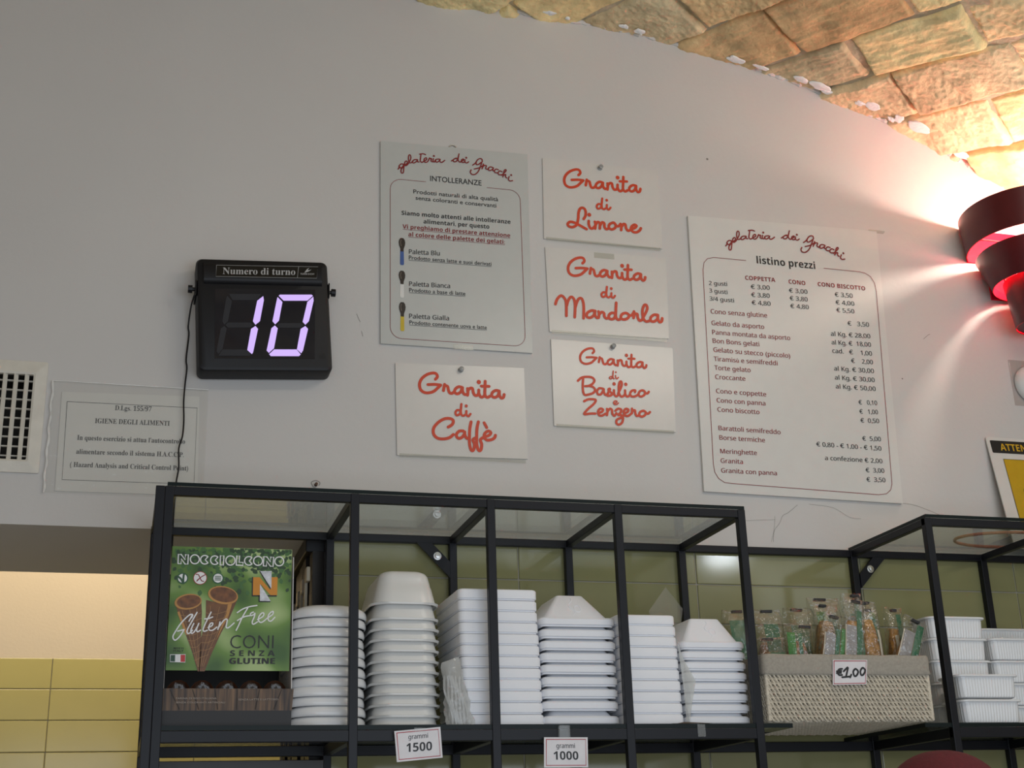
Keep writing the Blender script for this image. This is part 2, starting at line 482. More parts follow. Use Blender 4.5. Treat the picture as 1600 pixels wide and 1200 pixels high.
TR = {
'lim_big': '9764,30529 9813,30595 9787,30667 9706,30675 9574,30619 9456,30511 9397,30375 9415,30240 9497,30180 9602,30184 9718,30234 9811,30328 9879,30401|9587,30379 9742,30402 9879,30401|9970,30429 9954,30361 9935,30273|9969,30406 10033,30388 10048,30312 10071,30240 10122,30229 10190,30281|10379,30396 10295,30409 10213,30348 10189,30264 10249,30231 10329,30287 10372,30383 10374,30305 10412,30237 10468,30244|10493,30388 10499,30320 10484,30223|10489,30327 10548,30398 10605,30401 10619,30307 10653,30242 10711,30249 10747,30305|10752,30383 10750,30296 10791,30214 10858,30239 10886,30286|10914,30614 10897,30434 10887,30286 10931,30221 10999,30258|10815,30482 10998,30498|11232,30406 11150,30416 11063,30352 11048,30269 11109,30241 11188,30294 11228,30402 11225,30306 11263,30241 11314,30264 11337,30336|9836,29367 9889,29466 9891,29601 9834,29660 9760,29630 9715,29515 9699,29361 9651,29196 9552,29124 9457,29134 9431,29195 9495,29256 9606,29242 9715,29194 9894,29104|9962,29330 9957,29236 9992,29142 10049,29142 10108,29202|10115,29324 10127,29254 10113,29143|10121,29228 10179,29319 10231,29307 10239,29240 10229,29155|10244,29241 10300,29326 10350,29303 10352,29210 10391,29155 10462,29187|10560,29341 10484,29295 10460,29213 10517,29163 10609,29203 10641,29282 10600,29341 10560,29341|10641,29277 10701,29263 10762,29329|10763,29334 10780,29271 10769,29168|10778,29245 10836,29336 10887,29325 10898,29232 10948,29170 11016,29211|11017,29228 11108,29254 11170,29320 11123,29349 11049,29299 11024,29220 11077,29152 11167,29155 11245,29214 11277,29271',
'lim_dots': '10763,30576|9983,29493',
'lim_small': '10294,29802 10229,29805 10184,29744 10203,29678 10264,29696 10303,29765 10335,29966|10326,29904 10310,29791 10321,29702 10365,29678 10402,29708|10444,29806 10439,29720 10482,29679 10534,29742',
'lim_sdots': '10447,29930',
'man_big': '9750,28206 9798,28269 9773,28338 9693,28347 9563,28297 9446,28194 9388,28064 9405,27933 9487,27874 9590,27876 9704,27923 9797,28011 9864,28080|9576,28065 9728,28084 9864,28080|9954,28105 9937,28040 9919,27956|9953,28083 10016,28064 10031,27991 10053,27921 10104,27909 10171,27959|10358,28066 10274,28080 10194,28023 10170,27942 10229,27909 10308,27961 10350,28054 10353,27979 10391,27912 10446,27917|10470,28056 10476,27990 10461,27897|10467,27998 10524,28065 10581,28067 10595,27976 10629,27912 10686,27918 10721,27971|10726,28047 10724,27963 10765,27883 10831,27906 10858,27950|10886,28266 10869,28093 10860,27950 10903,27887 10971,27922|10789,28141 10969,28153|11200,28060 11119,28071 11033,28011 11018,27931 11079,27903 11157,27952 11197,28056 11194,27964 11231,27900 11281,27922 11304,27991|9037,27106 9084,27233 9173,27329 9247,27296 9298,27164 9289,26835|9304,27076 9358,27237 9429,27322 9493,27269 9514,27104 9490,26819|9511,27055 9577,27237 9647,27311 9702,27267 9723,27102 9704,26807|10001,27017 9909,27019 9805,26952 9787,26857 9862,26836 9957,26902 9991,27007 9989,26909 10038,26844 10083,26877|10081,27010 10091,26946 10073,26853|10086,26926 10157,27001 10213,26976 10219,26898 10264,26849 10333,26882|10499,26994 10407,27002 10332,26937 10334,26859 10408,26845 10483,26920 10531,27269|10513,27089 10502,26912 10548,26841 10621,26872|10756,27027 10661,26988 10623,26902 10684,26858 10791,26896 10831,26978 10756,27027|10831,26974 10899,26984 10961,27072|10962,27084 10965,27009 10940,26918|10962,27018 11038,27025 11046,26936 11086,26861 11166,26897|11168,26927 11291,27155 11288,27264 11230,27265 11175,27125 11179,26947 11241,26854 11341,26881|11557,27042 11459,27040 11372,26963 11370,26880 11447,26870 11530,26932 11557,27034 11551,26948 11584,26866 11641,26890 11660,26967',
'man_dots': '10737,28232',
'man_small': '10282,27502 10220,27506 10177,27450 10195,27388 10253,27404 10291,27468 10322,27654|10312,27597 10297,27492 10308,27409 10350,27386 10386,27413|10425,27504 10420,27424 10462,27384 10512,27443',
'man_sdots': '10429,27619',
'caf_big': '6187,25075 6233,25137 6205,25206 6125,25217 5997,25170 5884,25071 5831,24944 5854,24813 5937,24753 6041,24751 6152,24795 6241,24880 6306,24947|6019,24940 6170,24955 6306,24947|6394,24970 6380,24906 6365,24822|6394,24948 6458,24927 6476,24854 6501,24784 6552,24771 6617,24818|6799,24920 6715,24936 6637,24881 6616,24802 6677,24768 6753,24817 6792,24908 6797,24833 6838,24766 6893,24770|6911,24907 6920,24841 6908,24749|6910,24849 6965,24914 7022,24915 7039,24824 7075,24760 7132,24764 7165,24816|7167,24891 7168,24808 7212,24727 7277,24748 7303,24791|7318,25105 7308,24933 7304,24791 7350,24728 7416,24760|7226,24983 7405,24990|7640,24892 7558,24905 7475,24847 7463,24768 7525,24739 7601,24785 7636,24888 7637,24796 7676,24732 7726,24752 7746,24820|6459,23987 6553,24056 6573,24147 6493,24186 6369,24167 6229,24072 6135,23940 6136,23806 6224,23721 6363,23713 6487,23751 6573,23825|6800,23917 6706,23909 6638,23826 6672,23749 6750,23761 6817,23844 6825,23912 6829,23836 6867,23756 6921,23766|6976,24139 6945,23986 6931,23795 6931,23621 6966,23489 7017,23499 7040,23626 7006,23727 7078,23779|7141,24149 7106,23995 7094,23803 7093,23629 7129,23497 7181,23508 7203,23635 7174,23736 7250,23796|7258,23813 7361,23842 7418,23909 7364,23949 7284,23893 7263,23805 7319,23740 7414,23750 7494,23797 7519,23859|7271,24132 7326,24027',
'caf_dots': '7171,25075',
'caf_small': '6730,24384 6668,24389 6627,24334 6647,24272 6705,24286 6741,24349 6764,24535|6757,24478 6746,24373 6760,24289 6803,24265 6838,24291|6874,24381 6873,24301 6916,24260 6964,24318',
'caf_sdots': '6873,24497',
'bas_big': '9879,25961 9919,26011 9898,26069 9831,26077 9721,26038 9623,25955 9574,25850 9588,25742 9657,25693 9744,25692 9840,25729 9917,25800 9974,25856|9732,25848 9860,25861 9974,25856|10049,25875 10036,25822 10020,25753|10048,25857 10101,25840 10114,25780 10133,25723 10175,25712 10232,25752|10388,25837 10318,25849 10251,25803 10231,25738 10281,25710 10347,25752 10382,25827 10384,25765 10416,25710 10462,25714|10483,25827 10488,25773 10475,25697|10480,25779 10528,25833 10575,25834 10587,25759 10615,25707 10663,25710 10693,25753|10697,25815 10695,25746 10729,25681 10785,25698 10808,25734|10831,25992 10817,25851 10809,25734 10845,25682 10902,25709|10749,25891 10900,25898|11094,25819 11026,25829 10954,25781 10942,25716 10992,25692 11058,25731 11091,25816 11089,25740 11119,25687 11162,25704 11181,25760|9490,25261 9577,25339 9695,25372 9828,25367 9888,25301 9840,25214 9742,25157 9658,25143|9742,25157 9849,25134 9892,25067 9845,24994 9731,24948 9648,24931 9609,24982 9600,25131 9619,25316|10090,25110 9998,25116 9939,25045 9957,24968 10027,24975 10081,25054 10101,25111 10102,25030 10140,24963 10201,25003|10192,25003 10257,25116 10215,25105 10232,25064 10285,25017 10270,24966 10197,24945 10157,24967|10274,24966 10336,25029 10348,25088|10348,25093 10349,24996 10393,24945 10456,24995|10444,25019 10540,25210 10541,25308 10498,25295 10467,25172 10470,25021 10516,24948 10585,24978 10613,25030|10618,25106 10620,25005 10663,24958 10729,24995|10856,25079 10864,25122 10787,25108 10735,25038 10761,24972 10846,24974 10943,25031|11046,25134 10967,25095 10942,25014 10999,24979 11083,25027 11101,25095 11046,25134|11100,25078 11157,25065 11198,25110|9615,24780 9717,24831 9850,24839 9895,24817 9844,24731 9706,24607 9606,24494 9624,24470 9749,24494 9869,24501|9932,24513 10025,24552 10057,24608 9996,24628 9938,24563 9947,24476 10020,24461 10115,24516|10154,24631 10159,24568 10143,24481|10159,24560 10221,24638 10270,24611 10275,24526 10320,24475 10374,24540|10352,24597 10422,24651 10496,24630 10470,24554 10413,24501 10489,24502 10527,24441 10495,24324 10416,24270 10360,24303 10376,24383 10477,24438 10556,24501|10558,24543 10645,24589 10670,24641 10607,24659 10553,24589 10573,24507 10647,24490 10735,24553|10759,24675 10749,24562|10755,24613 10824,24638 10833,24559 10863,24503 10918,24523|11030,24638 10948,24599 10927,24528 10983,24493 11067,24540 11085,24604 11030,24638|11085,24594 11141,24574 11191,24617',
'bas_dots': '10706,25967|10360,25245|10644,25254',
'bas_small': '10325,25418 10279,25415 10257,25373 10293,25362 10333,25412 10355,25555|10340,25449 10342,25391 10367,25367|10406,25451 10410,25395 10435,25372 10471,25408|10321,24769 10380,24789 10403,24824 10358,24833 10320,24791 10341,24749 10398,24752 10434,24788',
'bas_sdots': '10419,25531',
'logo_big': '5362,30159 5380,30196 5403,30226|5490,30303 5430,30302 5382,30236 5422,30197 5473,30245 5499,30304 5493,30179 5480,30083 5438,30074 5431,30150 5475,30230 5520,30286|5516,30277 5575,30343 5567,30392 5531,30379 5512,30314 5535,30269 5580,30301 5611,30351|5611,30351 5660,30470 5651,30557 5615,30551 5605,30453 5620,30365 5664,30361 5711,30403|5806,30462 5740,30448 5694,30390 5730,30363 5796,30413 5819,30464 5819,30409 5857,30405|5902,30621 5892,30519 5884,30444 5919,30402 5977,30445|5870,30611 5950,30631 6011,30617|5977,30445 6034,30490 6025,30535 5979,30498 5977,30434 6024,30415 6072,30456|6072,30456 6105,30540 6120,30521 6153,30529 6139,30464 6181,30448|6197,30534 6187,30481 6215,30448 6254,30482|6335,30540 6264,30521 6234,30476 6282,30450 6340,30499 6359,30543 6349,30479 6397,30459 6468,30521|6628,30523 6686,30572 6739,30610 6789,30595|6789,30595 6716,30597 6669,30549 6695,30510 6763,30550 6814,30732|6806,30693 6789,30574 6830,30515 6873,30552|6859,30540 6918,30579 6919,30611 6874,30584 6869,30530 6917,30515 6956,30552|6957,30594 6950,30540 6994,30514 7043,30551|7375,30595 7361,30664 7288,30655 7228,30573 7232,30500 7291,30517 7359,30578 7323,30453 7271,30324 7192,30237 7114,30228 7077,30280 7097,30342|7139,30474 7194,30523 7230,30574|7175,30376 7293,30422 7412,30510|7397,30534 7387,30469 7362,30403|7379,30447 7423,30499 7470,30496 7453,30434 7475,30403 7526,30418|7625,30472 7557,30474 7507,30415 7545,30377 7614,30417 7645,30470 7623,30397 7666,30375|7761,30424 7706,30435 7662,30387 7680,30340 7755,30343|7848,30381 7795,30396 7749,30338 7777,30294 7840,30301|7835,30288 7937,30398 7948,30446 7906,30420 7866,30245|7878,30285 7934,30321 7932,30253 7967,30231|8021,30274 8001,30197 8037,30159 8101,30175',
'logo_dots': '6209,30603|6987,30651|8072,30320',
'logo2_big': '13449,29001 13475,29041 13505,29073|13615,29155 13544,29155 13482,29085 13524,29041 13588,29092 13626,29156 13605,29019 13579,28916 13530,28908 13530,28990 13589,29076 13648,29135|13643,29126 13718,29196 13715,29249 13672,29236 13642,29166 13664,29117 13720,29151 13761,29204|13761,29204 13832,29332 13831,29427 13788,29421 13766,29315 13774,29219 13824,29214 13884,29258|14002,29320 13923,29306 13863,29245 13902,29214 13985,29267 14018,29322 14012,29262 14056,29257|14132,29491 14109,29380 14091,29299 14129,29253 14200,29298|14093,29480 14189,29501 14259,29484|14200,29298 14273,29345 14267,29394 14209,29355 14199,29286 14253,29264 14313,29308|14313,29308 14361,29398 14377,29377 14416,29385 14392,29315 14440,29297|14468,29390 14450,29331 14480,29296 14529,29332|14630,29393 14545,29374 14506,29325 14558,29296 14632,29348 14660,29396 14641,29326 14694,29304 14785,29369|14972,29367 15046,29420 15112,29460 15169,29442|15169,29442 15083,29446 15023,29395 15050,29351 15134,29393 15214,29590|15200,29548 15166,29419 15209,29354 15263,29394|15246,29381 15319,29421 15323,29456 15267,29428 15256,29370 15311,29352 15361,29391|15366,29437 15353,29379 15401,29349 15463,29389|15857,29429 15848,29504 15762,29496 15682,29408 15679,29328 15750,29346 15836,29411 15780,29275 15706,29136 15603,29043 15511,29035 15473,29093 15504,29160|15567,29302 15637,29354 15685,29409|15599,29195 15742,29242 15891,29336|15876,29362 15858,29291 15821,29220|15846,29267 15903,29323 15958,29319 15931,29252 15954,29218 16016,29232|16138,29289 16058,29293 15992,29230 16033,29188 16119,29230 16161,29286 16127,29208 16175,29182|16292,29234 16229,29246 16172,29196 16188,29144 16276,29145|16389,29185 16329,29203 16268,29140 16297,29092 16371,29099|16365,29084 16496,29201 16514,29253 16462,29226 16395,29037|16415,29079 16484,29118 16475,29043 16513,29019|16581,29064 16549,28981 16588,28939 16664,28955',
'logo2_dots': '14490,29465|15408,29498|16646,29113',
'gf_big': '1085,19231 1104,19279 1080,19294 1029,19267 918,19145 829,18998 786,18899 818,18840 868,18867 928,18947 966,19020|861,18996 925,19013 970,19024|1094,19275 1046,19174|1176,19330 1104,19188 1025,19021 1034,18959 1072,18969 1112,19016|1129,19135 1086,19022 1095,18965 1136,18979 1196,19083|1215,19137 1183,19037 1198,18990 1249,19018|1417,19338 1334,19152 1294,19034 1315,18999 1366,19019|1311,19216 1383,19226 1447,19254|1377,19066 1441,19100 1455,19143 1419,19140 1389,19080 1402,19023 1457,19021 1527,19075|1579,19169 1565,19102 1546,19038|1566,19086 1647,19201 1699,19214 1695,19144 1688,19075 1731,19071 1822,19153|1872,19338 1969,19405 2088,19448 2210,19471|2049,19420 1961,19256 1895,19094 1862,19024|1878,19198 1988,19264 2093,19288|2151,19352 2105,19326 2109,19289 2159,19307 2181,19335 2167,19260 2137,19176 2158,19136 2230,19180|2229,19220 2320,19276 2335,19337 2292,19330 2247,19261 2256,19187 2310,19175 2395,19244|2395,19248 2487,19313 2501,19368 2459,19353 2414,19291 2423,19210 2470,19200 2532,19266',
'noc_big': '1171,20277 1168,20252 1158,20229 1142,20211 1120,20199 1097,20194 1072,20197 1050,20208 1032,20226 1020,20248 1015,20273 1018,20298 1028,20320 1044,20339 1065,20351 1089,20356 1113,20352 1135,20342 1154,20324 1166,20302 1171,20277|1797,20273 1794,20247 1784,20223 1766,20204 1744,20192 1719,20187 1694,20190 1670,20202 1652,20220 1639,20243 1634,20269 1637,20295 1648,20319 1665,20338 1687,20351 1712,20355 1738,20352 1761,20341 1780,20323 1792,20299 1797,20273|2284,20280 2281,20255 2270,20232 2253,20213 2231,20201 2207,20196 2182,20199 2160,20210 2141,20228 2129,20250 2125,20276 2128,20301 2138,20324 2155,20343 2177,20355 2202,20360 2226,20357 2249,20346 2267,20328 2279,20305 2284,20280|2664,20282 2660,20257 2649,20234 2632,20215 2610,20203 2585,20198 2560,20201 2538,20212 2520,20230 2507,20252 2503,20278 2506,20303 2517,20326 2534,20345 2556,20357 2581,20362 2606,20359 2629,20348 2647,20330 2659,20308 2664,20282|1323,20218 1306,20203 1285,20195 1263,20193 1242,20198 1222,20210 1206,20226 1196,20246 1192,20269 1194,20292 1203,20313 1217,20330 1235,20343 1256,20349 1278,20348 1299,20341 1318,20328|1318,20328 1274,20271 1323,20218|1498,20215 1480,20201 1460,20193 1438,20191 1416,20196 1397,20207 1381,20224 1371,20244 1366,20267 1369,20290 1377,20311 1391,20328 1410,20340 1431,20347 1453,20346 1475,20339 1493,20326|1493,20326 1449,20269 1498,20215|2097,20219 2079,20205 2058,20196 2036,20195 2014,20200 1994,20211 1979,20228 1968,20248 1964,20271 1967,20294 1976,20315 1990,20333 2009,20345 2031,20351 2053,20351 2075,20344 2093,20330|2093,20330 2048,20273 2097,20219|806,20190 805,20353 853,20354 923,20266 927,20352 978,20350 976,20185 927,20184 861,20271 857,20187 806,20190|1539,20186 1537,20352 1597,20351 1595,20185 1539,20186|1820,20190 1825,20357 1875,20356 1869,20242 1940,20241 1938,20186 1820,20190|2300,20189 2306,20357 2359,20356 2423,20270 2429,20353 2481,20350 2474,20183 2428,20185 2361,20271 2354,20186 2300,20189',
'polys_orange': '2129,19980 2242,19983 2441,19756 2448,19988 2562,19991 2564,19665 2444,19663 2268,19853 2260,19659 2133,19656',
'polys_orange_shadow': '2107,19984 2129,19985 2140,19656 2557,19665 2558,19639 2117,19634|2232,19860 2256,19860 2266,19555 2447,19559 2447,19539 2238,19537|2231,20095 2253,20095 2457,19778 2441,19763',
'polys_shard': '2249,20092 2452,20102 2457,19778|2253,19860 2454,19555 2260,19555',
'polys_cone_back': '783,19516 858,19304 1006,18935 1124,18646 1236,18308 1266,18308 1278,18674 1262,19018 1260,19338 1238,19539 1022,19414|1322,19554 1330,19232 1268,18885 1256,18308 1352,18309 1461,18624 1603,18970 1749,19266 1864,19565 1635,19486',
'polys_cone_hl': '838,19330 964,19013 1006,18935 1045,18935 943,19172 876,19344|1701,19481 1774,19496 1722,19279 1577,18969 1518,18836 1599,19076 1681,19319',
'polys_flag_g': '760,18590 841,18591 844,18466 763,18468',
'polys_flag_w': '841,18591 933,18595 937,18464 844,18466',
'polys_flag_r': '933,18595 1013,18596 1014,18462 937,18464',
'polys_rim': '1247,19554 1246,19517 1229,19480 1197,19446 1153,19416 1099,19393 1040,19379 979,19374 921,19378 869,19392 827,19414 798,19443 784,19477 785,19513 802,19550 833,19585 877,19614 930,19637 989,19652 1050,19658 1109,19653 1161,19640 1203,19617 1233,19588|1875,19603 1860,19563 1829,19529 1783,19503 1725,19487 1660,19481 1591,19487 1524,19503 1463,19529 1412,19562 1375,19601 1354,19644 1350,19686 1364,19725 1395,19759 1441,19785 1498,19802 1564,19808 1633,19803 1700,19787 1761,19761 1813,19727 1850,19688 1871,19645',
'polys_mouth': '1228,19555 1227,19525 1211,19494 1183,19466 1145,19441 1098,19422 1046,19410 993,19405 942,19408 897,19419 861,19436 836,19460 824,19488 825,19518 840,19548 868,19576 906,19601 953,19620 1005,19633 1058,19638 1109,19635 1154,19624 1191,19606 1216,19583|1852,19616 1840,19584 1812,19556 1772,19535 1721,19523 1663,19518 1603,19524 1544,19538 1489,19559 1444,19587 1411,19620 1392,19655 1388,19690 1400,19722 1427,19750 1468,19771 1518,19784 1576,19788 1637,19783 1696,19769 1751,19748 1796,19719 1830,19686 1849,19651',
'wlines_big': '846,19284 1055,19267 1248,19324|884,19184 1073,19161 1259,19231|929,19066 1091,19048 1263,19124|986,18948 1136,18936 1266,19018|1037,18843 1153,18838 1267,18912|1088,18725 1197,18726 1269,18806|1132,18607 1265,18661|1170,18490 1271,18543|1326,19326 1511,19309 1745,19387|1318,19205 1489,19195 1710,19265|1298,19071 1442,19067 1636,19130|1278,18938 1422,18940 1563,19009|1265,18806 1388,18808 1516,18875|1258,18674 1355,18675 1470,18729|1258,18543 1411,18597|920,19358 997,19133 1150,18647 1233,18386|1049,19388 1105,19042 1239,18386|1166,19403 1202,18911 1252,18386|1399,19448 1391,19046 1305,18648 1278,18386|1558,19438 1493,19114 1356,18649 1304,18386|1703,19440 1597,19116 1431,18716 1329,18387',
'badges': [[0.0898, 1.993], [0.1201, 1.9942], [0.1511, 1.9946]],
'wheat_big': '1129,20005 1168,19999 1199,19942 1229,19893 1264,19882|1286,20002 1225,19964 1192,19935 1146,19884|1172,19920 1152,19898',
'vleaf_big': '825,19954 875,19913 911,19842|916,19842 912,19928 919,20007',
'lit_p': '2693,26548 3364,26607 3395,26582 3277,26458 2776,26415 2669,26519|2645,26490 2752,26385 2690,25950 2614,25858 2555,25926 2624,26375|3403,26564 3412,26469 3319,25988 3247,25901 3188,25964 3278,26431|2607,25836 2670,25775 2605,25319 2503,25207 2453,25256 2536,25764|3247,25874 3306,25812 3210,25312 3174,25248 3081,25329 3150,25800|2610,25294 3074,25328 3165,25221 3127,25181 2542,25139 2507,25181|2345,26485 2362,26393 2294,25905 2205,25817 2149,25893 2223,26367|2206,25791 2261,25729 2177,25196 2154,25155 2055,25239 2116,25718',
'dim_p': '2691,25897 3147,25933 3210,25890 3149,25826 2694,25790 2643,25845|1635,26472 2304,26531 2211,26380 1713,26337|1600,26434 1701,26309 1635,25851 1566,25766 1522,25842 1578,26365|1636,25825 2094,25862 2156,25808 2098,25748 1640,25711 1590,25763|1567,25740 1617,25691 1552,25228 1474,25105 1431,25167 1498,25682|1553,25215 2031,25250 2130,25153 2107,25117 1475,25071',
'bird_p': '3193,27077 3216,27115 3254,27168 3298,27195 3269,27156 3261,27139 3288,27138 3341,27160 3303,27123 3252,27095 3211,27075',
'euro_big': '13472,18385 13405,18375 13368,18317 13391,18267 13457,18268|13351,18337 13450,18344|13346,18302 13439,18308|13499,18338 13598,18415 13574,18333 13535,18233|13452,18224 13629,18239|13656,18275 13626,18222|13763,18387 13707,18334 13720,18252 13770,18261 13813,18334 13763,18387|13922,18408 13865,18349 13871,18270 13923,18282 13969,18359 13922,18408',
'cctv_big': '20724,23450 20807,23562 20909,23588 20942,23503 20873,23392 20774,23374 20724,23450|20792,23475 20831,23507 20875,23478 20846,23425 20797,23423 20792,23475|20828,23593 20889,23665 20978,23700 21203,23732|20871,23379 20884,23319 20977,23297|20954,23569 21285,23649 21449,23483 21318,23304 20982,23323',
}
